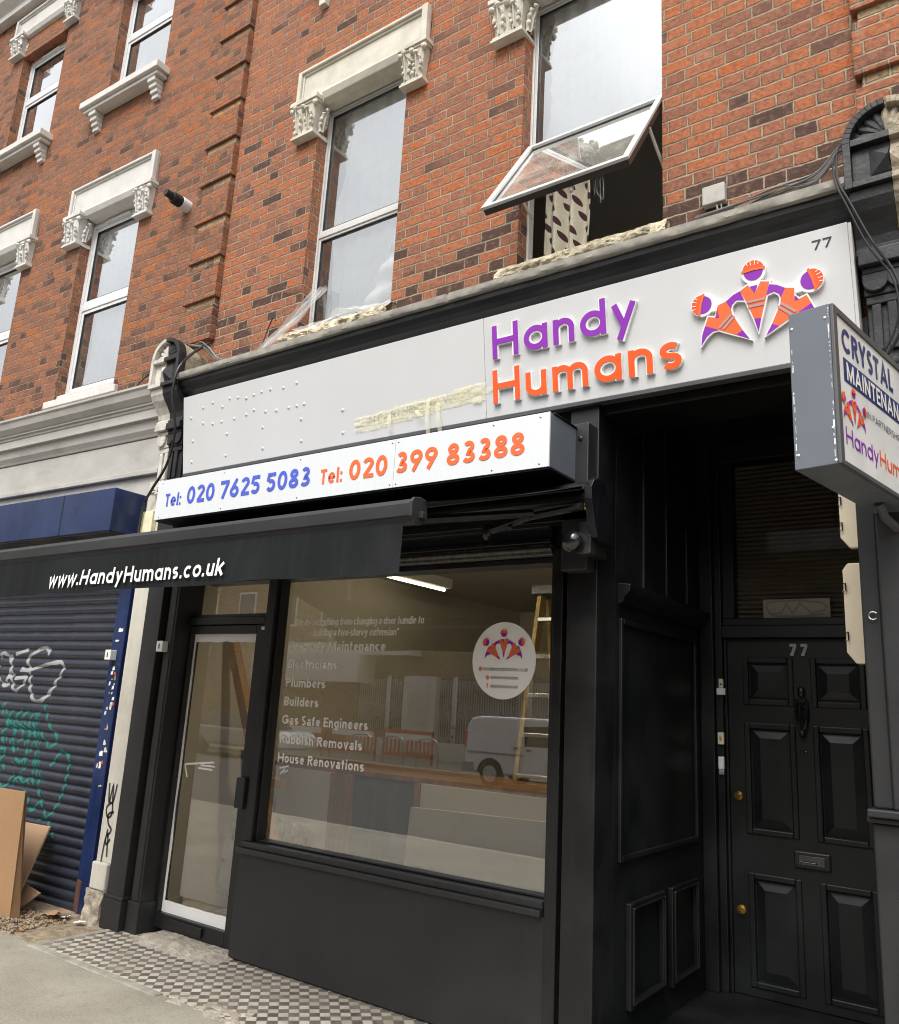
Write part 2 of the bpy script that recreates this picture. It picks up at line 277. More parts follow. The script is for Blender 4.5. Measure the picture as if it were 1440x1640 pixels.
def mk_curtain():
    m, nt, p = newmat('leaf_print_curtain')
    tc = nn(nt, 'ShaderNodeTexCoord'); sx = nn(nt, 'ShaderNodeSeparateXYZ'); nt.links.new(tc.outputs['Object'], sx.inputs[0])
    x, z = sx.outputs[0], sx.outputs[2]
    row = math_(nt, 'FLOOR', math_(nt, 'DIVIDE', z, .105))
    a = math_(nt, 'FRACT', math_(nt, 'ADD', math_(nt, 'DIVIDE', x, .085), math_(nt, 'MULTIPLY', row, .37))); b = math_(nt, 'FRACT', math_(nt, 'DIVIDE', z, .105))
    a2, b2 = math_(nt, 'SUBTRACT', a, .5), math_(nt, 'SUBTRACT', b, .1)
    # leaf: overlap of two discs
    d1 = math_(nt, 'SQRT', math_(nt, 'ADD', math_(nt, 'POWER', math_(nt, 'SUBTRACT', a2, .42), 2.0), math_(nt, 'POWER', math_(nt, 'SUBTRACT', b2, .55), 2.0)))
    d2 = math_(nt, 'SQRT', math_(nt, 'ADD', math_(nt, 'POWER', math_(nt, 'ADD', a2, .25), 2.0), math_(nt, 'POWER', math_(nt, 'SUBTRACT', b2, .0), 2.0)))
    leaf = math_(nt, 'MULTIPLY', math_(nt, 'LESS_THAN', d1, .62), math_(nt, 'LESS_THAN', d2, .62))
    c0 = mixc(nt, noise(nt, tc.outputs['Object'], 60, 3), (.50, .44, .33), (.66, .60, .48))
    nt.links.new(mixc(nt, leaf, c0, (.055, .012, .018)), p.inputs['Base Color']); p.inputs['Roughness'].default_value = .9
    return m
M['leafcurtain'] = mk_curtain()
for k_, a_, d_ in (('black_panel', .13, (.05, .047, .043)), ('black', .15, (.04, .038, .035)), ('door_black', .15, (.02, .021, .02)), ('porch_black', .15, (.02, .02, .02)), ('canvas', .3, (.03, .03, .03)), ('sign_white', .05, (.36, .34, .29)), ('tel_white', .10, (.40, .38, .33)), ('white_paint', .3, (.34, .31, .26)), ('blue_metal', .3, (.05, .06, .09)), ('shutter', .3, (.07, .065, .06)), ('cardboard', .25, (.2, .12, .06)), ('dark_plastic', .25, (.05, .05, .05)), ('plasterboard', .25, (.5, .46, .36)), ('pil_white', .35, (.3, .27, .22))): streaky(k_, a_, d_)
def mk_tiles():
    m, nt, p = newmat('chequered_floor_tiles')
    tc = nn(nt, 'ShaderNodeTexCoord'); sx = nn(nt, 'ShaderNodeSeparateXYZ'); nt.links.new(tc.outputs['Object'], sx.inputs[0])
    T = .0535
    a = math_(nt, 'DIVIDE', math_(nt, 'ADD', sx.outputs[0], sx.outputs[1]), T * 1.41421); b = math_(nt, 'DIVIDE', math_(nt, 'SUBTRACT', sx.outputs[0], sx.outputs[1]), T * 1.41421)
    ch = math_(nt, 'MODULO', math_(nt, 'ADD', math_(nt, 'ADD', math_(nt, 'FLOOR', a), math_(nt, 'FLOOR', b)), 2000.0), 2.0)
    fa, fb = math_(nt, 'FRACT', a), math_(nt, 'FRACT', b)
    e = math_(nt, 'MINIMUM', math_(nt, 'MINIMUM', fa, math_(nt, 'SUBTRACT', 1.0, fa)), math_(nt, 'MINIMUM', fb, math_(nt, 'SUBTRACT', 1.0, fb)))
    cm = nn(nt, 'ShaderNodeCombineXYZ'); nt.links.new(math_(nt, 'FLOOR', a), cm.inputs[0]); nt.links.new(math_(nt, 'FLOOR', b), cm.inputs[1])
    wn = nn(nt, 'ShaderNodeTexWhiteNoise', noise_dimensions='3D'); nt.links.new(cm.outputs[0], wn.inputs['Vector'])
    lt = mixc(nt, wn.outputs[0], (.46, .41, .33), (.62, .57, .47)); dk = mixc(nt, wn.outputs[0], (.095, .08, .075), (.16, .135, .13))
    col = mixc(nt, ch, lt, dk)
    col = mixc(nt, mapr(nt, e, .02, .05, 1, 0), col, (.20, .17, .13))
    n = noise(nt, tc.outputs['Object'], 6, 9, .75)
    col = mixc(nt, mapr(nt, n, .42, .68, 0, .75), col, (.30, .26, .20))
    nt.links.new(col, p.inputs['Base Color']); p.inputs['Roughness'].default_value = .55
    nt.links.new(bump(nt, mapr(nt, e, .0, .06, 0, 1), .5, .002), p.inputs['Normal'])
    return m
M['tiles'] = mk_tiles()

# ------------------------------------------------------------------ mesh helpers
OFF = {}
def thing(name, label, cat, loc=(0, 0, 0), rotz=0, group=None, kind=None):
    o = bpy.data.objects.new(name, None); COL.objects.link(o); o.empty_display_size = .1
    o.location = loc; o.rotation_euler = (0, 0, rotz); o['label'] = label; o['category'] = cat
    if group: o['group'] = group
    if kind: o['kind'] = kind
    OFF[o.name] = Vector((0, 0, 0)) if rotz else Vector(loc)
    return o
def tag(o, label, cat, group=None, kind=None):
    o['label'] = label; o['category'] = cat
    if group: o['group'] = group
    if kind: o['kind'] = kind
    return o
class MB:
    def __init__(s): s.v = []; s.f = []; s.m = []; s.mi = 0
    def face(s, pts):
        b = len(s.v); s.v += [tuple(p) for p in pts]; s.f.append(tuple(range(b, b + len(pts)))); s.m.append(s.mi)
    def raw(s, V, F):
        b = len(s.v); s.v += [tuple(p) for p in V]
        for f in F: s.f.append(tuple(b + i for i in f)); s.m.append(s.mi)
    def hexa(s, p):
        s.raw(p, [(0, 3, 2, 1), (4, 5, 6, 7), (0, 1, 5, 4), (1, 2, 6, 5), (2, 3, 7, 6), (3, 0, 4, 7)])
    def box(s, x0, x1, y0, y1, z0, z1):
        s.hexa([(x0, y0, z0), (x1, y0, z0), (x1, y1, z0), (x0, y1, z0), (x0, y0, z1), (x1, y0, z1), (x1, y1, z1), (x0, y1, z1)])
    def prism(s, prof, axis, a0, a1):
        """closed 2-D profile extruded along axis; x: prof=(y,z)  y: prof=(x,z)  z: prof=(x,y)"""
        def P(a, p): return {'x': (a, p[0], p[1]), 'y': (p[0], a, p[1]), 'z': (p[0], p[1], a)}[axis]
        n = len(prof); V = [P(a0, p) for p in prof] + [P(a1, p) for p in prof]
        F = [tuple(range(n - 1, -1, -1)), tuple(range(n, 2 * n))] + [(i, (i + 1) % n, n + (i + 1) % n, n + i) for i in range(n)]
        s.raw(V, F)
    def tube(s, pts, r, n=8, cap=True):
        pts = [Vector(p) for p in pts]; rings = []
        for i, p in enumerate(pts):
            t = (pts[min(i + 1, len(pts) - 1)] - pts[max(i - 1, 0)]).normalized()
            a = Vector((0, 0, 1)) if abs(t.z) < .9 else Vector((1, 0, 0)); u = t.cross(a).normalized(); v = t.cross(u)
            rr = r[i] if isinstance(r, (list, tuple)) else r
            rings.append([p + (u * math.cos(2 * PI * k / n) + v * math.sin(2 * PI * k / n)) * rr for k in range(n)])
        V = [q for ring in rings for q in ring]; F = []
        for i in range(len(pts) - 1):
            for k in range(n): F.append((i * n + k, i * n + (k + 1) % n, (i + 1) * n + (k + 1) % n, (i + 1) * n + k))
        if cap: F.append(tuple(range(n - 1, -1, -1))); F.append(tuple((len(pts) - 1) * n + k for k in range(n)))
        s.raw(V, F)
    def ell(s, c, r, nu=10, nv=7, rot=None, nz=0):
        V = []; F = []; c = Vector(c)
        for j in range(nv + 1):
            th = PI * j / nv
            for i in range(nu):
                ph = 2 * PI * i / nu; p = Vector((r[0] * math.sin(th) * math.cos(ph), r[1] * math.sin(th) * math.sin(ph), r[2] * math.cos(th)))
                if nz: p *= 1 + nz * mnoise.noise(p * 40 + c * 17)
                if rot: p = rot @ p
                V.append(c + p)
        for j in range(nv):
            for i in range(nu): F.append((j * nu + i, (j + 1) * nu + i, (j + 1) * nu + (i + 1) % nu, j * nu + (i + 1) % nu))
        s.raw(V, F)
    def sheet(s, fn, nu, nv):
        b = len(s.v); 
        V = [fn(i / nu, j / nv) for j in range(nv + 1) for i in range(nu + 1)]
        F = [(j * (nu + 1) + i, j * (nu + 1) + i + 1, (j + 1) * (nu + 1) + i + 1, (j + 1) * (nu + 1) + i) for j in range(nv) for i in range(nu)]
        s.raw(V, F)
    def build(s, name, mats, parent=None, bevel=0, smooth=False, closed=True):
        me = bpy.data.meshes.new(name); off = OFF.get(parent.name, Vector()) if parent else Vector()
        me.from_pydata([Vector(p) - off for p in s.v], [], s.f)
        if not isinstance(mats, (list, tuple)): mats = [mats]
        for m in mats: me.materials.append(M[m])
        if len(mats) > 1:
            for p, i in zip(me.polygons, s.m): p.material_index = i
        if closed:
            bm = bmesh.new(); bm.from_mesh(me); bmesh.ops.recalc_face_normals(bm, faces=bm.faces); bm.to_mesh(me); bm.free()
        if smooth:
            for p in me.polygons: p.use_smooth = True
            me.set_sharp_from_angle(angle=math.radians(38))
        o = bpy.data.objects.new(name, me); COL.objects.link(o)
        if parent: o.parent = parent
        OFF[o.name] = off
        if bevel:
            b = o.modifiers.new('bevel', 'BEVEL'); b.width = bevel; b.segments = 2; b.limit_method = 'ANGLE'; b.angle_limit = math.radians(40)
        return o
def copy_tree(o, parent=None):
    c = o.copy(); COL.objects.link(c); c.parent = parent
    for ch in [k for k in o.children]: copy_tree(ch, c)
    return c
def moved(o, loc, label, group=None, **kw):
    o.location = loc; o['label'] = label
    if group: o['group'] = group
    return o

# ------------------------------------------------------------------ stroke lettering
XH = .72
def arc(cx, cy, rx, ry, a0, a1, n=16):
    return [(cx + rx * math.cos(math.radians(a0 + (a1 - a0) * i / n)), cy + ry * math.sin(math.radians(a0 + (a1 - a0) * i / n))) for i in range(n + 1)]
STYLE = ['geo']
def glyph(c, h):
    b = .68 if STYLE[0] == 'geo' else .58; r = b / 2 - h; ry = XH / 2 - h; cx, cy = b / 2, XH / 2
    bowl = arc(cx, cy, r, ry, 0, 360, 28)
    if c == 'a' and STYLE[0] != 'geo':
        q = .21; return .54, [[(.54 - h, 0), (.54 - h, XH - .2)] + arc(.54 / 2 + .01, XH - h - .17, .26 - h, .17, 0, 155, 10)[1:], arc(.25, q, .25 - h, q + .02 - h, 60, 300, 14) + [(.54 - h, .10)], [(.25, q * 2 + .02 - h), (.54 - h, q * 2 + .02 - h)]]
    if c in 'adbpqg':
        st = {'a': [(b - h, 0), (b - h, XH)], 'd': [(b - h, 0), (b - h, 1)], 'b': [(h, 0), (h, 1)], 'p': [(h, -.27), (h, XH)], 'q': [(b - h, -.27), (b - h, XH)]}.get(c)
        if c == 'g': st = [(b - h, XH)] + arc(cx, -.0 + .02, r, .27 - h + .02, 0, -150, 14)
        return b, [bowl, st]
    if c == 'o': return b, [bowl]
    if c == 'c': return b * .92, [arc(cx, cy, r, ry, 48, 312, 24)]
    if c == 'e': return b, [[(h * 1.1, cy), (b - h, cy)] + arc(cx, cy, r, ry, 0, 318, 26)]
    nw = .58 if STYLE[0] == 'geo' else .54; rn = nw / 2 - h
    if c in 'nh': return nw, [[(h, 0), (h, XH if c == 'n' else 1)], arc(nw / 2, XH - h - rn, rn, rn, 180, 0) + [(nw - h, 0)]]
    if c == 'u': return nw, [[(h, XH)] + arc(nw / 2, h + rn, rn, rn, 180, 360), [(nw - h, XH), (nw - h, 0)]]
    if c == 'm':
        k = .92; rm = (k - 2 * h) / 4; 
        return k, [[(h, 0), (h, XH)], arc(h + rm, XH - h - rm, rm, rm, 180, 0) + [(k / 2, 0)], arc(h + 3 * rm, XH - h - rm, rm, rm, 180, 0) + [(k - h, 0)]]
    if c == 'r': return .36, [[(h, 0), (h, XH)], arc(.36 + .02, XH - h - .26, .38 - h, .26, 180, 95, 8)]
    if c == 't': return .36, [[(.16, 1 - .05), (.16, 0)], [(0, XH - h), (.34, XH - h)]]
    if c == 'f': return .36, [[(.15, 0), (.15, .78)] + arc(.15 + .2, .80, .2, .2 - h, 180, 95, 8), [(0, XH - h), (.32, XH - h)]]
    if c == 'i': return 2 * h, [[(h, 0), (h, XH)], [(h, .84), (h, .84 + 2 * h)]]
    if c in 'l1I|': 
        if c == '1': return .3, [[(.3 - h, 0), (.3 - h, 1)], [(.3 - h, 1 - h), (0, .78)]]
        return 2 * h, [[(h, 0), (h, 1)]]
    if c == 'k': return .56, [[(h, 0), (h, 1)], [(.52, XH), (h, .3), ], [(.22, .42), (.54, 0)]]
    if c == 'x': return .54, [[(h * .6, 0), (.54 - h * .6, XH)], [(h * .6, XH), (.54 - h * .6, 0)]]
    if c == 'v': return .58, [[(h * .8, XH), (.29, h * .4), (.58 - h * .8, XH)]]
    if c == 'w': return .9, [[(h * .8, XH), (.25, h * .4), (.45, XH - h * .5), (.65, h * .4), (.9 - h * .8, XH)]]
    if c == 'y': return .60, [[(.60 - h * .8, XH), (.17, -.27)], [(h * .8, XH), (.305, .06)]]
    if c == 's':
        q = XH / 4; rr = .5 / 2 - h
        return .5, [arc(.25, XH - h - (q - h / 2), rr, q - h / 2, 40, 270, 16)[:-1] + arc(.25, h + (q - h / 2), rr, q - h / 2, 90, -140, 16)]
    # capitals
    if c == 'H': return .78, [[(h, 0), (h, 1)], [(.78 - h, 0), (.78 - h, 1)], [(h, .5), (.78 - h, .5)]]
    if c == 'A': return .84, [[(h * .8, 0), (.42, 1 - h * .3), (.84 - h * .8, 0)], [(.2, .3), (.64, .3)]]
    if c == 'B': return .62, [[(h, 0), (h, 1)], [(h, 1 - h), (.34, 1 - h)] + arc(.34, .75 - h / 4, .23 - h / 2, .25 - h * .75, 90, -90, 10) + [(h, .5)], [(.34, .5)] + arc(.36, .25 + h / 4, .26 - h, .25 - h * .75, 90, -90, 10) + [(h, h)]]
    if c == 'C': return .86, [arc(.47, .5, .47 - h, .5 - h, 42, 318, 24)]
    if c == 'G': return .92, [arc(.47, .5, .47 - h, .5 - h, 42, 350, 24) + [], [(.5, .45), (.94 - h, .45)]]
    if c == 'O': return .96, [arc(.48, .5, .48 - h, .5 - h, 0, 360, 30)]
    if c == 'E': return .54, [[(h, 0), (h, 1)], [(h, 1 - h), (.54, 1 - h)], [(h, .5), (.5, .5)], [(h, h), (.54, h)]]
    if c == 'L': return .5, [[(h, 0), (h, 1)], [(h, h), (.5, h)]]
    if c == 'M': return .92, [[(h, 0), (h, 1)], [(h, 1 - h * .4), (.46, .1), (.92 - h, 1 - h * .4)], [(.92 - h, 0), (.92 - h, 1)]]
    if c == 'N': return .78, [[(h, 0), (h, 1)], [(h, 1 - h * .4), (.78 - h, h * .4)], [(.78 - h, 0), (.78 - h, 1)]]
    if c in 'PR':
        g = [[(h, 0), (h, 1)], [(h, 1 - h), (.36, 1 - h)] + arc(.36, .72, .26 - h, .28 - h, 90, -90, 12) + [(h, .44 + h)]]
        if c == 'R': g.append([(.34, .44), (.6, 0)])
        return .62, g
    if c == 'S': return .58, [arc(.29, .75 - h / 4, .28 - h, .25 - h * .6, 35, 270, 16)[:-1] + arc(.29, .25 + h / 8, .29 - h, .25 - h * .6, 90, -145, 16)]
    if c == 'T': return .62, [[(.31, 0), (.31, 1)], [(0, 1 - h), (.62, 1 - h)]]
    if c == 'W': return 1.15, [[(h * .8, 1), (.32, h * .4), (.575, 1 - h * .4), (.83, h * .4), (1.15 - h * .8, 1)]]
    if c == 'Y': return .74, [[(.37, 0), (.37, .44)], [(h * .8, 1), (.37, .44), (.74 - h * .8, 1)]]
    # digits
    if c == '0': return .6, [arc(.3, .5, .3 - h, .5 - h, 0, 360, 28)]
    if c == '2': return .58, [arc(.29, .71, .29 - h, .29 - h, 165, -32, 14) + [(h * 1.2, h)], [(h * .9, h), (.58, h)]]
    if c == '3': return .58, [arc(.28, .755 - h * .25, .25 - h, .245 - h * .75, 150, -90, 14)[:-1] + arc(.28, .27, .29 - h, .27 - h, 90, -150, 16)]
    if c == '5': return .58, [[(.54, 1 - h), (.14, 1 - h), (.09, .56)], arc(.28, .33, .29 - h, .33 - h, 128, -150, 18)]
    if c == '6': return .6, [arc(.3, .32, .3 - h, .32 - h, 0, 360, 26), [(.42, 1), (h * 1.3, .42)]]
    if c == '9': return .6, [arc(.3, .68, .3 - h, .32 - h, 0, 360, 26), [(.18, 0), (.6 - h * 1.3, .58)]]
    if c == '7': return .56, [[(0, 1 - h), (.56, 1 - h)], [(.53 - h * .3, 1 - h), (.18, 0)]]
    if c == '8': return .58, [arc(.29, .745, .25 - h, .255 - h, 0, 360, 24), arc(.29, .265, .29 - h, .265 - h, 0, 360, 24)]
    if c == '.': return 2 * h, [[(h, 0), (h, 2 * h)]]
    if c == ':': return 2 * h, [[(h, 0), (h, 2 * h)], [(h, .5), (h, .5 + 2 * h)]]
    if c == '!': return 2 * h, [[(h, .35), (h, 1)], [(h, 0), (h, 2 * h)]]
    if c == '-': return .34, [[(0, .36), (.34, .36)]]
    if c == '"': return .26, [[(.05, .95), (.03, .7)], [(.21, .95), (.19, .7)]]
    if c == '@': return .9, [arc(.45, .38, .42, .42, -50, 290, 26), arc(.43, .38, .17, .19, 0, 360, 16), [(.62, .56), (.6, .3), (.72, .22)]]
    return .3, []
def ribbon(pl, hw):
    closed = len(pl) > 3 and abs(pl[0][0] - pl[-1][0]) < 1e-6 and abs(pl[0][1] - pl[-1][1]) < 1e-6
    P = [Vector(p) for p in pl]; n = len(P); L = []; Rr = []
    for i in range(n):
        if closed: a, c = P[(i - 1) % (n - 1)], P[(i + 1) % (n - 1)]
        else: a, c = P[max(i - 1, 0)], P[min(i + 1, n - 1)]
        p = P[i]; d1 = (p - a).normalized() if (p - a).length > 1e-9 else None; d2 = (c - p).normalized() if (c - p).length > 1e-9 else None
        d1 = d1 or d2; d2 = d2 or d1
        n1 = Vector((-d1.y, d1.x)); n2 = Vector((-d2.y, d2.x)); mv = n1 + n2
        if mv.length < 1e-6: mv = n1
        mv.normalize(); k = hw / max(.45, mv.dot(n1)); L.append(p + mv * k); Rr.append(p - mv * k)
    return L, Rr, closed
def layout(txt, cap, wt, sx=1.0, shear=0.0, track=.11, fit=None, hscale=None):
    h = wt / 2
    def run(s_):
        x = 0; out = []
        for ch in txt:
            if ch == ' ': x += .30; continue
            adv, st = glyph(ch, h)
            for pl in st: out.append([(x + px, py) for px, py in pl])
            x += adv + track
        return out, x - track
    out, W = run(1)
    s_ = (fit / (W * cap)) if fit else sx
    res = []
    for k, pl in enumerate(out):
        L, Rr, cl_ = ribbon([(px * s_, py) for px, py in pl], h)
        tr = lambda p: ((p.x + p.y * shear) * cap, p.y * cap)
        res.append(([tr(p) for p in L], [tr(p) for p in Rr], cl_, k))
    return res, W * cap * s_
def lettering(mb, strokes, O, ex, ey, en, d0=.0015, depth=0, side_mb=None, step=.0001):
    O, ex, ey, en = Vector(O), Vector(ex), Vector(ey), Vector(en)
    P = lambda p, d: O + ex * p[0] + ey * p[1] + en * d
    for L, Rr, cl_, k in strokes:
        top = d0 + depth + (k % 7) * step; n = len(L)
        mb.raw([P(p, top) for p in L] + [P(p, top) for p in Rr], [(i + 1, i, n + i, n + i + 1) for i in range(n - 1)])
        if depth and side_mb:
            t2 = top - .0005
            V = [P(p, d0) for p in L] + [P(p, t2) for p in L] + [P(p, d0) for p in Rr] + [P(p, t2) for p in Rr]
            F = [(i, i + 1, n + i + 1, n + i) for i in range(n - 1)] + [(2 * n + i + 1, 2 * n + i, 3 * n + i, 3 * n + i + 1) for i in range(n - 1)]
            if not cl_: F += [(0, n, 3 * n, 2 * n), (n - 1, 3 * n - 1, 4 * n - 1, 2 * n - 1)]
            side_mb.raw(V, F)
def text(mb, txt, O, ex, ey, en, cap, wt, **k):
    d = {x: k.pop(x) for x in ('d0', 'depth', 'side_mb') if x in k}
    st, W = layout(txt, cap, wt, **k); lettering(mb, st, O, ex, ey, en, **d); return W
EM = {'collar_l':[(-0.191, -0.024), (-0.172, -0.028), (-0.175, -0.002)],
'vest_l':[(-0.225, -0.013), (-0.191, -0.024), (-0.172, -0.002), (-0.175, 0.033), (-0.136, 0.043), (-0.114, 0.001), (-0.11, -0.026), (-0.067, -0.113), (-0.097, -0.13), (-0.178, -0.088), (-0.242, -0.055)],
'sleeve_l':[(-0.242, -0.055), (-0.178, -0.088), (-0.206, -0.09), (-0.237, -0.11), (-0.266, -0.149), (-0.258, -0.096)],
'leg_l':[(-0.097, -0.13), (-0.067, -0.113), (-0.037, -0.163)],
'arm_l':[(-0.136, 0.043), (-0.1, 0.067), (-0.067, 0.078), (-0.05, 0.029), (-0.086, 0.038), (-0.107, 0.021), (-0.114, 0.001)],
'vest_c':[(-0.067, 0.078), (-0.029, 0.098), (0.0, 0.051), (0.03, 0.101), (0.068, 0.091), (0.054, 0.037), (0.021, -0.075), (-0.011, -0.07), (-0.042, 0.023)],
'collar_c':[(-0.021, 0.088), (0.0, 0.051), (0.015, 0.088)], 'leg_c':[(-0.011, -0.07), (0.021, -0.075), (0.005, -0.138)]}
def grow(poly, g):
    n = len(poly); A = sum(poly[i][0] * poly[(i + 1) % n][1] - poly[(i + 1) % n][0] * poly[i][1] for i in range(n)); s = 1 if A > 0 else -1; out = []
    for i in range(n):
        a, p, c = Vector(poly[i - 1]), Vector(poly[i]), Vector(poly[(i + 1) % n]); d1 = (p - a).normalized(); d2 = (c - p).normalized()
        n1 = Vector((d1.y, -d1.x)) * s; n2 = Vector((d2.y, -d2.x)) * s; mv = (n1 + n2)
        if mv.length < 1e-5: mv = n1
        mv.normalize(); out.append(tuple(p + mv * (g / max(.5, mv.dot(n1)))))
    return out
def emblem(mb, O, ex, ey, en, s, d0=.001, relief=0, back=.007):
    """three hard-hatted workers: material slots 0 white, 1 purple, 2 orange, 3 vest orange, 4 grey"""
    O, ex, ey, en = Vector(O), Vector(ex), Vector(ey), Vector(en); cnt = [0]
    P = lambda p, d: O + ex * p[0] * s + ey * p[1] * s + en * d
    def poly(pl, mat, lvl, g=0):
        if g: pl = grow(pl, g)
        cnt[0] += 1; d = d0 + relief + lvl * .0012 + cnt[0] * .00003
        bm = bmesh.new(); vs = [bm.verts.new(P(p, d)) for p in pl]; f = bm.faces.new(vs); r = bmesh.ops.triangulate(bm, faces=[f]); bm.verts.index_update()
        mb.mi = mat; mb.raw([v.co.copy() for v in bm.verts], [tuple(v.index for v in ff.verts) for ff in bm.faces]); bm.free()
        if relief and lvl == 0:
            n = len(pl); mb.raw([P(p, d0) for p in pl] + [P(p, d) for p in pl], [(i, (i + 1) % n, n + (i + 1) % n, n + i) for i in range(n)])
    mir = lambda pl: [(-x, y) for x, y in pl]
    parts = []
    for k, m in (('vest_l', 3), ('sleeve_l', 1), ('leg_l', 1), ('arm_l', 1)): parts += [(EM[k], m, 1), (mir(EM[k]), m, 1)]
    parts += [(EM['vest_c'], 3, 1), (EM['leg_c'], 1, 1)]
    for k in ('collar_l',): parts += [(EM[k], 1, 2), (mir(EM[k]), 1, 2)]
    parts += [(EM['collar_c'], 1, 2)]
    for pl, m, l in parts:
        if l == 1: poly(pl, 0, 0, back)
    for pl, m, l in parts: poly(pl, m, l)
    def stripe(a, b):
        for t in ((a, b), (mir([a])[0], mir([b])[0])):
            L, R_, _ = ribbon(list(t), .0055); poly(L + R_[::-1], 4, 3)
    stripe((-.174, -.08), (-.113, -.025)); stripe((-.155, -.09), (-.099, -.037))
    for a, b in (((-.04, .014), (.045, .014)), ((-.034, -.010), (.038, -.010))):
        L, R_, _ = ribbon([a, b], .0055); poly(L + R_[::-1], 4, 3)
    def head(cx, cy, ang):
        r = .044; u = (math.cos(ang), math.sin(ang)); v = (-u[1], u[0]); Q = lambda a, b: (cx + u[0] * a + v[0] * b, cy + u[1] * a + v[1] * b)
        poly([Q(x, y) for x, y in arc(0, 0, r * 1.2 + .001, r * 1.2, 0, 360, 28)[:-1]], 0, 0, back * .6)
        poly([Q(-.075, -.022), Q(-.03, -.03), Q(-.03, .03), Q(-.075, .022)], 0, 0, .004)
        poly([Q(x, y) for x, y in arc(0, 0, r, r, 0, 360, 28)[:-1]], 1, 1)
        poly([Q(x, y) for x, y in arc(.004, 0, r * 1.13, r * 1.13, -90, 90, 18)], 2, 2)
        poly([Q(.0, -r * 1.22), Q(.012, -r * 1.25), Q(.016, 0), Q(.012, r * 1.25), Q(.0, r * 1.22), Q(.004, 0)], 3, 3)
        for a in (-34, -12, 12, 34):
            c_, s_ = math.cos(math.radians(a)), math.sin(math.radians(a))
            L, R_, _ = ribbon([Q(.03 * 1, .03 * s_ * 1.4), Q(.052 * c_ + .003, .052 * s_)], .0016); poly(L + R_[::-1], 0, 4)
    head(0, .158, PI / 2); head(-.247, .052, math.radians(165)); head(.247, .052, math.radians(15))
    mb.mi = 0

# ================================================================== setting
def ground():
    mb = MB()
    mb.box(-60, 60, -4.6, -.70, -.30, 0.0)
    o = mb.build('pavement', 'concrete'); o['kind'] = 'structure'
    mb = MB(); mb.box(-60, 60, -.70, 12, -.30, -.02); o = mb.build('ground', 'dirt'); o['kind'] = 'structure'
    mb = MB(); mb.box(-5.80 - 30, -5.32, -.699, .3, -.2, -.004); o = mb.build('forecourt', 'dirt'); o['kind'] = 'structure'
    mb = MB(); mb.box(-60, 60, -4.76, -4.6, -.30, .004); o = mb.build('kerb', 'ledge', bevel=.015); o['kind'] = 'structure'
    mb = MB(); mb.prism([(-4.76, -.6), (-4.76, -.13), (-10, -.10), (-16, -.30), (-16, -.6)], 'x', -70, 60); o = mb.build('road', 'asphalt'); o['kind'] = 'structure'
    mb = MB(); mb.box(-70, 60, -22, -16, -.6, -.20); o = mb.build('pavement_opposite', 'concrete'); o['kind'] = 'structure'
    mb = MB(); mb.box(-400, 400, -400, 400, -1.2, -.61); o = mb.build('terrain', 'asphalt'); o['kind'] = 'structure'
    mb = MB(); mb.box(-5.31, .2, -.69, -.02, -.06, .003); o = mb.build('tiled_path', 'tiles'); o['kind'] = 'structure'
    # stone kerb strip along the tiles, with a mortar repair
    mb = MB()
    mb.box(-5.36, -4.05, -.745, -.69, -.1, .008); mb.box(-5.36, -5.31, -.69, -.12, -.1, .006)
    o = mb.build('tile_edging', 'ledge', bevel=.006); o['kind'] = 'structure'
    mb = MB()
    def rough(x0, x1, y0, y1, z, amp, nu, nv, seed):
        def f(u, v):
            e = min(u, 1 - u, v, 1 - v) * 6; e = max(0, min(1, e)); x = x0 + (x1 - x0) * u; y = y0 + (y1 - y0) * v
            k = mnoise.noise((x * 9 + seed, y * 9, 0)); x += .03 * mnoise.noise((y * 14, seed, x * 5)); y += .03 * mnoise.noise((x * 12, seed + 4, 3))
            return (x, y, -.01 + (z + amp * k) * e)
        mb.sheet(f, nu, nv)
    rough(-4.06, -3.1, -.76, -.56, .012, .008, 30, 10, 3); rough(-3.1, -.3, -.78, -.60, .012, .008, 60, 8, 9)
    rough(-3.75, -3.3, -.64, -.42, .011, .006, 20, 10, 5)
    o = mb.build('mortar_patch', 'rubble', smooth=True, closed=False); o['kind'] = 'structure'
    mb = MB()
    def step(u, v):
        x = -5.08 + u * .82; y = -.235 + v * .31; e = min(1, min(u, 1 - u) * 9) * min(1, v * 3.2)
        n = mnoise.noise((x * 8, y * 8, 2)) * .5 + mnoise.noise((x * 26, y * 26, 5)) * .25
        return (x + .02 * n, y + .05 * mnoise.noise((x * 4, 7, 1)), .002 + e * (.034 + .02 * n))
    mb.sheet(step, 60, 26)
    o = mb.build('doorstep', 'rubble', smooth=True, closed=False); o['kind'] = 'structure'
ground()

# ================================================================== wall helpers
def wall_with_openings(mb, x0, x1, z0, z1, ops, y=0.0, depth=.115, thick=.15):
    xs = sorted({x0, x1} | {v for o in ops for v in o[:2]}); zs = sorted({z0, z1} | {v for o in ops for v in o[2:4]})
    inside = lambda x, z: any(o[0] < x < o[1] and o[2] < z < o[3] for o in ops)
    for i in range(len(xs) - 1):
        for j in range(len(zs) - 1):
            a, b, c, d = xs[i], xs[i + 1], zs[j], zs[j + 1]
            if not inside((a + b) / 2, (c + d) / 2): mb.face([(a, y, c), (b, y, c), (b, y, d), (a, y, d)])
    for a, b, c, d in [o[:4] for o in ops]:
        k = y + thick
        mb.face([(a, y, c), (a, y, d), (a, k, d), (a, k, c)]); mb.face([(b, y, d), (b, y, c), (b, k, c), (b, k, d)])
        mb.face([(a, y, d), (b, y, d), (b, k, d), (a, k, d)]); mb.face([(b, y, c), (a, y, c), (a, k, c), (b, k, c)])
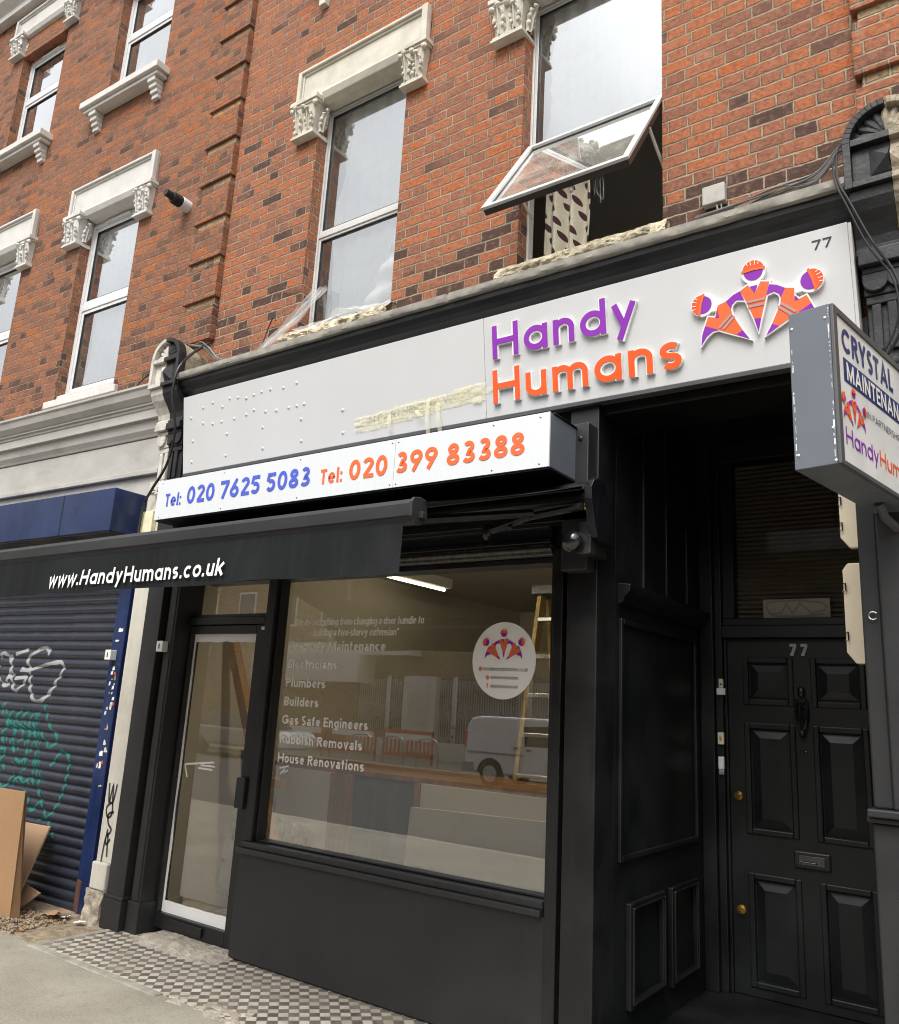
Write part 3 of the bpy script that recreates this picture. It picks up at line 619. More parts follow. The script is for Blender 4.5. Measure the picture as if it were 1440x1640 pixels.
def window(parent, x0, x1, z0, z1, zr, y, fw, mat, inner=.02, lower_open=False):
    """frame, pane(s) and mid rail in an opening"""
    mb = MB(); d = .06; g = .004
    x0 += g; x1 -= g
    mb.box(x0, x0 + fw, y, y + d, z0, z1); mb.box(x1 - fw, x1, y, y + d, z0, z1); mb.box(x0 + fw, x1 - fw, y, y + d, z1 - fw, z1); mb.box(x0 + fw, x1 - fw, y, y + d, z0, z0 + fw * .9)
    mb.box(x0 + fw, x1 - fw, y + .002, y + d, zr - fw * .55, zr + fw * .55)
    fr = mb.build('window', mat, parent, bevel=.004)
    mb = MB()   # inner sash beads
    i = inner
    for a, b in ((zr + fw * .55, z1 - fw), (z0 + fw * .9, zr - fw * .55)):
        if lower_open and a < zr: continue
        xa, xb = x0 + fw, x1 - fw
        mb.box(xa, xa + i, y + .012, y + d - .004, a, b); mb.box(xb - i, xb, y + .012, y + d - .004, a, b); mb.box(xa + i, xb - i, y + .012, y + d - .004, b - i, b); mb.box(xa + i, xb - i, y + .012, y + d - .004, a, a + i)
    mb.build('sash', mat, fr, bevel=.003)
    mb = MB()
    for a, b in ((zr + fw * .5, z1 - fw), (z0 + fw * .85, zr - fw * .5)):
        if lower_open and a < zr: continue
        mb.face([(x0 + fw, y + .03, a), (x1 - fw, y + .03, a), (x1 - fw, y + .03, b), (x0 + fw, y + .03, b)])
    mb.build('pane', 'glass_up', fr, closed=False)
    mb = MB()
    for a, b in ((zr + fw * .55, z1 - fw), (z0 + fw * .9, zr - fw * .55)):
        if lower_open and a < zr: continue
        xa, xb = x0 + fw + i, x1 - fw - i; r = .007
        mb.box(xa, xa + r, y + .016, y + .028, a + i, b - i); mb.box(xb - r, xb, y + .016, y + .028, a + i, b - i); mb.box(xa + r, xb - r, y + .016, y + .028, b - i - r, b - i); mb.box(xa + r, xb - r, y + .016, y + .028, a + i, a + i + r)
    mb.build('gasket', 'rubber', fr)
    return fr
def capital(mb, x0, x1, yf, yb, z0, z1, inner, seed):
    """carved leaf capital on the corner of a reveal; inner=+1 when the opening is on its right"""
    rnd = random.Random(seed); H = z1 - z0; xm = (x0 + x1) / 2
    mb.box(x0 - .02, x1 + .02, yf - .035, yb, z1 - .035, z1); mb.box(x0 - .01, x1 + .01, yf - .022, yb, z1 - .055, z1 - .034)
    mb.box(x0 + .005, x1 - .005, yf - .018, yb, z0, z0 + .018); mb.box(x0 + .014, x1 - .014, yf - .008, yb, z0 + .017, z0 + .042)
    b = .03
    mb.hexa([(x0 + b, yf + .012, z0 + .04), (x1 - b, yf + .012, z0 + .04), (x1 - b, yb, z0 + .04), (x0 + b, yb, z0 + .04), (x0 + .004, yf - .014, z1 - .055), (x1 - .004, yf - .014, z1 - .055), (x1 - .004, yb, z1 - .055), (x0 + .004, yb, z1 - .055)])
    def leaf(cx, cy, nx, ny, w_, h0, h1, out):
        # a carved leaf: ribbed blade that rises, spreads and curls outward
        t = Vector((-ny, nx, 0)); n = Vector((nx, ny, 0)); up = Vector((0, 0, 1)); B = Vector((cx, cy, 0))
        def f(u, v):
            s_ = (u - .5) * 2; wd = w_ * (.5 + .8 * math.sin(PI * min(1, .12 + v * .8))) * (1 + .16 * math.cos(v * 22)); curl = max(0, v - .6) / .4
            z = h0 + (h1 - h0) * (v - .16 * curl ** 2) - .012 * s_ * s_ * v; o = .012 + out * v ** 1.5 * 1.3 + .012 * curl - .014 * s_ * s_ + .005 * math.cos(s_ * 9)
            return B + t * wd * s_ * .62 + n * o + up * z
        mb.sheet(f, 12, 12)
        mb.tube([B + n * .018 + up * h0, B + n * (.022 + out * .4) + up * (h0 + (h1 - h0) * .5), B + n * (out * 1.25 + .02) + up * (h1 - .012)], .006, 6)
        mb.ell(B + n * (out * 1.3 + .014) + up * (h1 - .012), (.022 if ny else .016, .016 if ny else .022, .017), 10, 6, nz=.35)
        for sg_ in (-1, 1):
            for k in range(3):
                v = .3 + .22 * k; mb.ell(B + t * sg_ * w_ * (.52 + .1 * math.sin(k * 2)) + n * (.006 + out * v) + up * (h0 + (h1 - h0) * v), (.014, .013, .018), 7, 5, nz=.4)
    zA, zB = z0 + .045, z1 - .075
    leaf(x0 + (x1 - x0) * .27, yf, 0, -1, .05, zA, zB, .032); leaf(x0 + (x1 - x0) * .74, yf, 0, -1, .05, zA, zB - .04, .026)
    sx_ = x1 if inner > 0 else x0
    leaf(sx_ - inner * .012, yf + (yb - yf) * .55, inner, 0, .05, zA, zB - .02, .03)
    for cx, cy in ((x0 + .004, yf - .02), (x1 - .004, yf - .02), (xm, yf - .026)):
        mb.ell((cx, cy, z1 - .078), (.024, .024, .024), 9, 6, nz=.2)
    for k in range(3):
        mb.ell((x0 + .02 + rnd.random() * (x1 - x0 - .04), yf - .006 - rnd.random() * .012, zA + rnd.random() * (zB - zA)), (.013 + rnd.random() * .012, .012, .014 + rnd.random() * .016), 7, 5, nz=.3)
def surround(parent, x0, x1, zc0, zl0, zl1, mat, seed, tall_cap=True, ox0=None, ox1=None, jag=0):
    """rendered lintel panel with a raised border, moulded soffit and two carved capitals; x0,x1 = opening"""
    a, b = x0 - .225, x1 + .185; mb = MB(); yf = -.03
    mb.box(a, b, yf, .10, zl0, zl1)
    t = .032
    mb.box(a - .006, a + t, yf - .032, yf + .01, zl0 + .002, zl1 + .004); mb.box(b - t * 1.3, b + .012, yf - .038, yf + .01, zl0 + .002, zl1 + .004); mb.box(a + t, b - t * 1.3, yf - .032, yf + .01, zl1 - t * .7, zl1 + .004)
    mb.box(a + t, a + t + .018, yf - .012, yf + .01, zl0 + .002, zl1 - t); mb.box(a + t, b - t * 1.3, yf - .014, yf + .01, zl1 - t * .7 - .02, zl1 - t * .7)
    # stopped roll moulding over the opening
    prof = [(yf - .004, zl0 + .035), (yf - .022, zl0 + .028), (yf - .026, zl0 + .004), (yf - .004, zl0 - .045), (.02, zl0 - .062), (.10, zl0 - .062), (.10, zl0 + .035)]
    mb.prism(prof, 'x', x0 + .055, x1 - .02)
    mb.box(x0 - .02, x0 + .056, -.02, .1, zl0 - .05, zl0 + .001); mb.box(x1 - .021, x1 + .02, -.02, .1, zl0 - .05, zl0 + .001)
    s = mb.build('window_surround', mat, parent, bevel=.006)
    for k, (c0, c1, inn) in enumerate(((x0 - .235, x0 + .02, 1), (x1 - .02, x1 + .20, -1))):
        mb = MB(); capital(mb, c0, c1, -.055, .095, zc0, zl0 - .001, inn, seed + k); mb.build('capital', mat, s, smooth=True)
    return s
def net_curtain(name, label, x0, x1, z0, z1, y, seed, gap=.1, loc=None, rotz=0, base=None):
    mb = MB()
    def f(u, v):
        z = z0 + (z1 - z0) * v; edge = gap * (.55 + .6 * mnoise.noise((seed, z * 2.2, 1)) + .35 * mnoise.noise((seed + 5, z * 9, 4))) + .03
        xa = x0 + max(0, edge); x = xa + (x1 - xa) * u
        return (x, y + .018 * math.sin(x * 46 + 2 * math.sin(z * 1.3) + seed) + .012 * mnoise.noise((x * 9, z * 2, seed)), z)
    mb.sheet(f, 60, 14)
    root = thing(name, label, 'net curtain', base or (x0, y, z0), rotz, 'white net curtains behind the upper windows')
    if rotz:
        mb.build('curtain_fabric', 'net', root, smooth=True, closed=False)
    else: mb.build('curtain_fabric', 'net', root, smooth=True, closed=False)
    return root

# ================================================================== main building (the house over the shop)
WX = [(-4.30, -3.405), (-2.407, -1.477)]
house = thing('brick_house', 'orange red brick upper storey with two tall sash windows above the black shopfront', 'building', (-2.5, 0, 0))
mb = MB()
ops = [(WX[0][0], WX[0][1], 4.24, 6.225), (WX[1][0], WX[1][1], 4.24, 6.225), (WX[0][0] + .02, WX[0][1] + .02, 7.55, 9.2), (WX[1][0], WX[1][1], 7.55, 9.2)]
wall_with_openings(mb, -5.26, 3.4, 3.3, 10.6, ops)
mb.face([(3.4, 0, 0), (3.4, 9, 0), (3.4, 9, 10.6), (3.4, 0, 10.6)]); mb.face([(-5.3, .35, 0), (-5.3, .35, 10.6), (-5.3, 9, 10.6), (-5.3, 9, 0)])
mb.face([(-5.3, 9, 0), (-5.3, 9, 10.6), (3.4, 9, 10.6), (3.4, 9, 0)])
mb.build('wall', 'brick', house, closed=False)
mb = MB(); mb.box(-5.3, 3.4, .34, 9.01, 10.3, 10.5); mb.box(-5.28, 3.4, .30, 8.9, 3.45, 3.75); mb.box(-5.28, 3.4, .31, 8.9, 6.85, 7.05)
for xw in (-2.95, -.9): mb.box(xw - .05, xw + .05, .32, 8.9, 3.76, 6.84)
mb.box(-5.28, -.2, .95, 1.05, 3.76, 6.84)
mb.build('room_partition', 'dark_room', house)
def quoin(parent, x0, x1, z0, z1, base, mirror=False):
    mb = MB(); P = .381; n0 = math.floor((z0 - base) / P)
    k = n0
    while base + k * P < z1:
        a = base + k * P; b = a + P - .078
        a_, b_ = max(a, z0), min(b, z1)
        if b_ > a_ + .02: mb = MB(); mb.box(x0, x1, -.055, .05, a_, b_); mb.build('quoin', parent_mat[0], parent, bevel=.004)
        k += 1
    k = n0
    while base + k * P < z1:
        a = base + k * P - .077
        if a > z0 and a + .076 < z1: mb = MB(); mb.box(x0 + .03, x1 - .02, -.030, .04, a, a + .076); mb.build('quoin_joint', 'brick_yellow', parent)
        k += 1
parent_mat = ['brick']
quoin(house, -.485, 1.2, 4.2, 10.6, 4.70)
parent_mat = ['brick_old']
quoin(house, -5.69, -5.27, 4.33, 10.6, 4.405)
surround(house, *WX[0], 5.93, 6.27, 6.575, 'stone_cream', 11)
surround(house, *WX[1], 5.93, 6.27, 6.575, 'stone_cream', 21)
for (a, b) in WX:
    window(house, a - .03, b + .03, 4.285, 6.235, 5.10 if a < -3 else 5.13, .105, .04, 'alu_white', lower_open=a > -3)
    window(house, a - .01, b + .05, 7.6, 9.2, 8.4, .12, .05, 'upvc')
    mb = MB()   # upper sills with brackets
    mb.box(a - .2, b + .2, -.14, .1, 7.49, 7.56); mb.box(a - .17, b + .17, -.11, .1, 7.45, 7.488)
    for xx in (a - .06, b + .06):
        for j in range(3): mb.box(xx - .045 + j * .004, xx + .045 - j * .004, -.10 + j * .025, .02, 7.45 - .09 * (j + 1), 7.449 - .09 * j)
    mb.build('sill', 'stone_cream', house, bevel=.006)
    mb = MB()   # hacked-back stone sill: rough front face
    def rs(u, v, a=a, b=b):
        x = a - .105 + u * (b - a + .15); n = mnoise.noise((x * 11, v * 3, 3.1)) * .6 + mnoise.noise((x * 34, v * 9, 1.7)) * .4
        prof = [(-.05, 4.12), (-.085, 4.15), (-.085, 4.185), (-.045, 4.235), (.10, 4.275)]
        k = min(3, int(v * 4)); f = v * 4 - k; y = prof[k][0] + (prof[k + 1][0] - prof[k][0]) * f; z = prof[k][1] + (prof[k + 1][1] - prof[k][1]) * f
        return (x, min(.1, y + n * .045 * (1 if .05 < v < .9 else .2)), z + n * .014 * (1 if v < .95 else 0))
    mb.sheet(rs, 110, 16)
    mb.box(a - .10, b + .04, -.02, .12, 4.10, 4.24)
    mb.build('sill', 'stone_rough', house, smooth=True, closed=False)
# open top-hung sash on the right window
X0, X1 = WX[1][0] + .03, WX[1][1] - .005
hy, hz, by, bz = .045, 5.095, -.455, 4.365
wv = Vector((0, by - hy, bz - hz)); L = wv.length; wv.normalize(); nv_ = Vector((0, wv.z, -wv.y))
if nv_.y > 0: nv_ = -nv_
def sp(x, t, d): return Vector((x, hy, hz)) + wv * t + nv_ * d
def slab(mb, xa, xb, ta, tb, d0, d1):
    mb.hexa([sp(xa, ta, d0), sp(xb, ta, d0), sp(xb, tb, d0), sp(xa, tb, d0), sp(xa, ta, d1), sp(xb, ta, d1), sp(xb, tb, d1), sp(xa, tb, d1)])
mb = MB(); fw = .037
slab(mb, X0, X0 + fw, 0, L, -.004, .014); slab(mb, X1 - fw, X1, 0, L, -.004, .014); slab(mb, X0 + fw, X1 - fw, 0, fw, -.004, .014); slab(mb, X0 + fw, X1 - fw, L - fw, L, -.004, .014)
csash = mb.build('casement', 'alu_white', house, bevel=.003)
mb = MB(); e = .008
slab(mb, X0 + e, X0 + fw, e, L - e, -.04, -.0045); slab(mb, X1 - fw, X1 - e, e, L - e, -.04, -.0045); slab(mb, X0 + fw, X1 - fw, e, fw, -.04, -.0045); slab(mb, X0 + fw, X1 - fw, L - fw, L - e, -.04, -.0045)
mb.build('inner_frame', 'frame_brown', csash)
mb = MB(); mb.face([sp(X0 + fw, fw, -.01), sp(X1 - fw, fw, -.01), sp(X1 - fw, L - fw, -.01), sp(X0 + fw, L - fw, -.01)]); mb.build('pane', 'glass_milky', csash, closed=False)
for xx in (X0 + .01, X1 - .01): mb = MB(); mb.tube([sp(xx, L * .45, -.03), (xx, .10, hz - .48)], .009, 6); mb.build('stay', 'alu_white', csash)
mb = MB(); mb.tube([sp((X0 + X1) / 2 + .1, L - .03, -.045), sp((X0 + X1) / 2 + .1, L + .015, -.06)], .012, 6)
mb.build('window_catch', 'alu_white', csash)
mb = MB()
for j in range(7):
    x = X1 - .22 + j * .01; mb.tube([sp(x, L - .02, -.05), (x + .01 * math.sin(j * 3), by + .06, bz - .06 - .02 * (j % 3)), (x + .03 * math.sin(j), by + .07, bz - .10 - .018 * ((j * 5) % 4))], .0004, 4)
mb.build('cobweb', 'net', csash)

# ================================================================== neighbour building (turned 2 degrees)
TH = math.atan(.036)
nb = thing('brick_terrace', 'brown red brick building with white carved window heads beside the shop', 'building', (-5.4, 0, 0), TH)
WL = [(-2.10, -1.175, 4.24, 6.19), (-4.09, -3.17, 4.24, 6.19), (-6.1, -5.17, 4.24, 6.19), (-2.085, -1.155, 7.60, 9.02), (-4.075, -3.14, 7.60, 9.02), (-6.1, -5.15, 7.6, 9.02)]
mb = MB(); wall_with_openings(mb, -12, .30, 3.3, 9.9, WL, y=0.0)
mb.face([(-12, 0, 0), (-12, 9, 0), (-12, 9, 9.9), (-12, 0, 9.9)]); mb.face([(-12, 9, 0), (.1, 9, 0), (.1, 9, 9.9), (-12, 9, 9.9)]); mb.face([(.09, .36, 0), (.09, 9, 0), (.09, 9, 9.9), (.09, .36, 9.9)])
mb.build('wall', 'brick_old', nb, closed=False)
mb = MB(); mb.box(-12, .05, .34, 9.01, 9.7, 9.88); mb.box(-12, .05, .31, 8.9, 3.5, 3.8); mb.box(-12, .05, .32, 8.9, 6.9, 7.1); mb.box(-12, .05, 3, 3.1, 3.81, 6.89); mb.box(-12, .05, 3, 3.1, 7.11, 9.69)
mb.build('room_partition', 'dark_room', nb)
for k, (a, b, c, d) in enumerate(WL):
    up = c > 7
    if k != 2 or True:
        window(nb, a - .03, b + .03, c + (.06 if not up else .04), d, 5.25 if not up else 8.42, .10, .065, 'upvc', inner=.035)
        mb = MB(); mb.box(a + .25, a + .62, .085, .10, d - .055, d - .03); mb.build('trickle_vent', 'white_plastic', nb)
        if up: surround(nb, a, b, 9.03, 9.33, 9.60, 'white_paint', 60 + 2 * k)
        else: surround(nb, a, b, 5.90, 6.24, 6.56, 'white_paint', 40 + 2 * k)
    mb = MB()
    if up:
        mb.box(a - .235, b + .10, -.15, .1, 7.47, 7.545); mb.box(a - .20, b + .07, -.115, .1, 7.425, 7.468)
        for xx in (a - .06, b - .03):
            for j in range(4): mb.box(xx - .055 + j * .003, xx + .055 - j * .003, -.105 + j * .022, .02, 7.425 - .05 * (j + 1), 7.424 - .05 * j)
    else: mb.box(a - .115, b + .075, -.035, .1, 4.165, 4.235); mb.box(a, b, .02, .1, 4.236, 4.30)
    mb.build('sill', 'white_paint', nb, bevel=.006)
mb = MB(); prof = [(0, 9.72), (-.10, 9.72), (-.10, 9.80), (-.20, 9.88), (-.22, 9.96), (-.34, 10.05), (-.36, 10.16), (0, 10.18)]
mb.prism(prof, 'x', -12, .05); mb.build('eaves_cornice', 'white_paint', nb, bevel=.006)

# net curtains behind the panes
net_curtain('net_curtain', 'white net curtain filling the window over the phone number sign', WX[0][0], WX[0][1] + .02, 4.33, 6.22, .20, 3, gap=.14)
net_curtain('net_curtain', 'white net curtain in the upper half of the window with the open casement', WX[1][0], WX[1][1] + .02, 5.16, 6.22, .20, 8, gap=.13)
cl_lab = ['white net curtain in the nearest first floor window of the neighbouring brick building', 'white net curtain in the first floor window cut by the photo edge', None, 'white net curtain in the second floor window above the two bracket sill', 'white net curtain in the second floor window at the top left corner']
for k, (a, b, c, d) in enumerate(WL):
    if k in (2, 5): continue
    mb = MB(); gap = .22
    def f(u, v, a=a, b=b, c=c, d=d, k=k):
        z = c + .05 + (d - c - .06) * v; e = max(.02, gap * (.5 + .7 * mnoise.noise((k * 3.3, z * 2.6, 1)) + .3 * mnoise.noise((k + 5, z * 11, 4)))); x = a + e + (b - a - e + .02) * u
        return (x, .20 + .016 * math.sin(x * 50 + k) + .012 * mnoise.noise((x * 9, z * 2, k)), z)
    mb.sheet(f, 50, 14)
    r = thing('net_curtain', cl_lab[k], 'net curtain', (-5.4, 0, 0), TH, 'white net curtains behind the upper windows'); mb.build('curtain_fabric', 'net', r, smooth=True, closed=False)
# leaf-print curtain in the open window
mb = MB()
def lf(u, v):
    z = 4.22 + .95 * v; x = -2.375 + .31 * u * (1 + .10 * math.sin(v * 3))
    return (x, .27 + .035 * math.sin(u * 17 + .5 * v) + .01 * mnoise.noise((x * 20, z * 4, 1)), z)
mb.sheet(lf, 70, 16)
r = thing('curtain', 'cream curtain with dark red leaf print in the open window', 'curtain', (-2.2, .27, 4.2)); mb.build('curtain_fabric', 'leafcurtain', r, smooth=True, closed=False)
# ================================================================== the black shopfront
shop = thing('shopfront', 'black painted shopfront with glazed door, large window and dark stall riser', 'shopfront', (-3.3, 0, 0))
GX0, GX1, GZ0, GZ1 = -4.20, -2.09, .70, 2.42       # window glass
mb = MB(); mb.box(-4.30, -2.085, -.035, .06, .012, .63); mb.build('stall_riser', 'black_panel', shop, bevel=.004)
mb = MB()
mb.box(-4.29, -2.09, -.075, .04, .630, .662); mb.box(-4.27, -2.09, -.05, .05, .663, .698)
mb.build('window_sill', 'dark_plastic', shop, bevel=.004)
mb = MB()
mb.box(-4.272, -4.205, -.03, .09, .699, 2.6); mb.box(-4.205, -4.185, -.0, .08, .70, 2.5); mb.box(-2.082, -2.0, -.05, .09, .02, 2.6); mb.box(-2.10, -2.083, .0, .08, .70, 2.5)
mb.box(-4.185, -2.10, -.0, .08, 2.40, 2.5); mb.box(-4.185, -2.10, .01, .08, .699, .712)
wf = mb.build('window_frame', 'black', shop, bevel=.004)
mb = MB(); mb.face([(-4.19, .05, .70), (-2.09, .05, .70), (-2.09, .05, 2.45), (-4.19, .05, 2.45)])
pane = mb.build('window_pane', 'glass', shop, closed=False)
E_, Z_, N_ = (1, 0, 0), (0, 0, 1), (0, -1, 0)
STYLE[0] = 'grotesk'
mb = MB()
for t, x, z, w_, cap in (('Property Maintenance', -4.10, 1.913, .827, .058), ('Electricians', -4.102, 1.793, .440, .058), ('Plumbers', -4.107, 1.672, .358, .058), ('Builders', -4.108, 1.551, .314, .058), ('Gas Safe Engineers', -4.111, 1.434, .744, .058), ('Rubbish Removals', -4.11, 1.313, .71, .058), ('House Renovations', -4.115, 1.193, .742, .058)):
    text(mb, t, (x, .0485, z), E_, Z_, N_, cap, .19, fit=w_)
mb.build('lettering', 'window_vinyl', pane, closed=False)
mb = MB()
text(mb, '"We do everything from changing a door handle to', (-4.093, .0485, 2.076), E_, Z_, N_, .047, .145, fit=1.10, shear=.13)
text(mb, 'building a two-storey extension"', (-3.898, .0485, 2.006), E_, Z_, N_, .047, .145, fit=.714, shear=.13)
mb.build('quotation_lettering', 'window_vinyl_faded', pane, closed=False)
STYLE[0] = 'geo'
mb = MB(); cx, cz, rr = -2.424, 1.866, .205
mb.mi = 0; mb.face([(cx + rr * math.cos(2 * PI * i / 64), .0475, cz + (rr + .006) * math.sin(2 * PI * i / 64)) for i in range(64)])
emblem(mb, (cx, .0465, cz + .075), E_, Z_, N_, .46, d0=.0005)
mb.mi = 5
text(mb, 'info@handyhumans.co.uk', (cx - .125, .0465, cz - .058), E_, Z_, N_, .021, .10, fit=.285)
text(mb, '@ukhandyhumans', (cx - .075, .0465, cz - .103), E_, Z_, N_, .019, .10, fit=.175)
text(mb, '@handyhumansuk', (cx - .075, .0465, cz - .150), E_, Z_, N_, .019, .10, fit=.175)
mb.mi = 2
text(mb, '@', (cx - .158, .0465, cz - .059), E_, Z_, N_, .026, .14)
text(mb, 'f', (cx - .102, .0465, cz - .152), E_, Z_, N_, .026, .22)
for q in (arc(cx - .098, cz - .096, .0125, .0125, 45, 405, 4), arc(cx - .098, cz - .096, .006, .006, 0, 360, 14)):
    L, R_, _ = ribbon(q, .0015); n = len(L); mb.raw([(p.x, .0455, p.y) for p in L] + [(p.x, .0455, p.y) for p in R_], [(i + 1, i, n + i, n + i + 1) for i in range(n - 1)])
mb.build('sticker', ['window_vinyl', 'purple', 'orange', 'orange_vest', 'stripe_grey', 'black_vinyl'], pane, closed=False)
# door leaf and its frame
mb = MB()
mb.box(-5.19, -5.135, -.02, .10, .01, 2.6); mb.box(-4.295, -4.273, -.02, .095, .01, 2.6)
mb.box(-5.135, -4.296, -.02, .085, 2.085, 2.135); mb.box(-5.135, -4.296, -.0, .085, 2.136, 2.16)
mb.build('door_frame', 'black', shop, bevel=.004)
mb = MB(); mb.face([(-5.135, .05, 2.16), (-4.296, .05, 2.16), (-4.296, .05, 2.5), (-5.135, .05, 2.5)]); mb.build('fanlight_pane', 'glass', shop, closed=False)
mb = MB(); x0, x1, z0, z1 = -5.130, -4.300, .035, 2.08
st = .028; sr = .095
mb.box(x0, x0 + st + .01, .0, .075, z0, z1); mb.box(x1 - sr, x1, .0, .075, z0, z1); mb.box(x0 + st + .01, x1 - sr, .0, .075, z1 - .06, z1); mb.box(x0 + st + .01, x1 - sr, .0, .075, z0, z0 + .095)
door = mb.build('door', 'black', shop, bevel=.004)
dx0, dx1, dz0, dz1 = x0 + st + .01, x1 - sr, z0 + .095, z1 - .06
mb = MB(); mb.face([(dx0, .04, dz0), (dx1, .04, dz0), (dx1, .04, dz1), (dx0, .04, dz1)]); mb.build('pane', 'glass_door', door, closed=False)
mb = MB(); b_ = .03
def wob(xa, xb, za, zb, sd):
    n = 24; hor = abs(xb - xa) > abs(zb - za); V = []
    for i in range(n + 1):
        t = i / n; k = .35 * b_ * mnoise.noise((sd, t * 7, 1))
        if hor: V += [(xa + (xb - xa) * t, .0365, za + (k if sd % 2 else 0)), (xa + (xb - xa) * t, .0365, zb + (0 if sd % 2 else k))]
        else: V += [(xa + (k if sd % 2 else 0), .0365, za + (zb - za) * t), (xb + (0 if sd % 2 else k), .0365, za + (zb - za) * t)]
    mb.raw(V, [(2 * i, 2 * i + 1, 2 * i + 3, 2 * i + 2) for i in range(n)])
wob(dx0, dx0 + b_ * .8, dz0, dz1, 2); wob(dx1 - b_ * .75, dx1, dz0, dz1, 3); wob(dx0 + b_ * .8, dx1 - b_ * .75, dz0, dz0 + .075, 4); wob(dx0 + b_ * .8, dx1 - b_ * .75, dz1 - .055, dz1, 5)
mb.build('glazing_tape', 'white_vinyl', door, closed=False)
mb = MB(); mb.box(-4.385, -4.305, -.045, -.001, .885, 1.075); mb.build('handle', 'black_old', door, bevel=.006)
mb = MB(); mb.box(-4.93, -4.60, -.018, -.001, .055, .115); mb.build('letter_box', 'black_gloss', door, bevel=.004)
mb = MB(); mb.box(-4.335, -4.305, -.012, -.001, 2.045, 2.065); mb.build('door_closer', 'white_plastic', door)
mb = MB()
for q in ([(-5.03, 1.105), (-4.72, 1.14)], [(-5.03, 1.105), (-4.99, 1.02)], [(-4.88, 1.09), (-4.73, 1.09)], [(-4.86, 1.112), (-4.71, 1.112)]):
    L, R_, _ = ribbon(q, .006); n = len(L); mb.raw([(p.x, .0350, p.y) for p in L] + [(p.x, .0350, p.y) for p in R_], [(i + 1, i, n + i, n + i + 1) for i in range(n - 1)])
for q in ([(-4.09, 1.155), (-4.01, 1.175)], [(-4.08, 1.12), (-4.04, 1.155)], [(-4.05, 1.13), (-4.01, 1.15)]):
    L, R_, _ = ribbon(q, .005); n = len(L); mb.raw([(p.x, .047, p.y) for p in L] + [(p.x, .047, p.y) for p in R_], [(i + 1, i, n + i, n + i + 1) for i in range(n - 1)])
mb.build('painted_arrow', 'white_vinyl', door, closed=False)
# left pilaster: half black, fluted step-backs towards the door
mb = MB()
mb.box(-5.452, -5.262, -.165, .1, .19, 3.2); mb.box(-5.462, -5.245, -.185, .1, .0, .189); mb.box(-5.462, -5.25, -.18, .1, .189, .215)
mb.box(-5.262, -5.225, -.10, .1, .0, 3.2); mb.box(-5.225, -5.125, -.125, .1, .0, 3.2); mb.box(-5.235, -5.11, -.14, .1, .0, .20); mb.box(-5.208, -5.142, -.133, -.12, .201, 2.9)
mb.build('pilaster', 'black_panel', shop, bevel=.006)
# right post beside the porch
mb = MB()
mb.box(-2.0, -1.955, -.02, .1, .0, 3.2); mb.box(-1.955, -1.786, -.12, .1, .0, 3.3); mb.box(-2.06, -2.001, -.075, .02, .0, 2.45)
mb.build('corner_post', 'black', shop, bevel=.006)
mb = MB(); mb.box(-1.945, -1.80, -.215, -.121, 2.30, 3.075)
mb.build('bracket_post', 'dark_plastic', shop, bevel=.005)
mb = MB()
for x, z in ((-1.915, 2.99), (-1.845, 2.99)): mb.ell((x, -.217, z), (.014, .008, .014), 10, 6); mb.ell((x, -.223, z), (.007, .006, .007), 6, 4)
mb.build('bolt', 'blk_metal', shop, smooth=True)
# boards and mouldings behind the signs
mb = MB(); mb.box(-5.27, -.52, -.06, .3, 3.16, 3.70); mb.box(-5.12, -1.80, -.02, .078, 2.5, 3.159); mb.build('fascia_board', 'black', shop)
mb = MB()
prof = [(.0, 3.95), (-.275, 3.95), (-.27, 3.915), (-.245, 3.895), (-.235, 3.865), (-.20, 3.845), (-.17, 3.80), (-.15, 3.77), (-.15, 3.68), (.0, 3.68)]
mb.prism(prof, 'x', -5.27, -.515); mb.build('cornice', 'black', shop, bevel=.003)
mb = MB()
def ledge(u, v):
    x = -5.27 + 4.76 * u; prof = [(-.265, 3.952), (-.305, 3.952), (-.31, 3.965), (-.31, 3.998), (-.29, 4.008), (-.0, 4.10)]
    k = min(4, int(v * 5)); f = v * 5 - k; y = prof[k][0] + (prof[k + 1][0] - prof[k][0]) * f; z = prof[k][1] + (prof[k + 1][1] - prof[k][1]) * f
    n = mnoise.noise((x * 7, v * 3, 1)) * .6 + mnoise.noise((x * 25, v * 6, 4)) * .4
    j = -.006 if abs(x + 2.70) < .012 else 0
    return (x, y + .007 * n - j * 3, z + .006 * n)
mb.sheet(ledge, 420, 10); mb.build('stone_ledge', 'ledge', shop, smooth=True, closed=False)
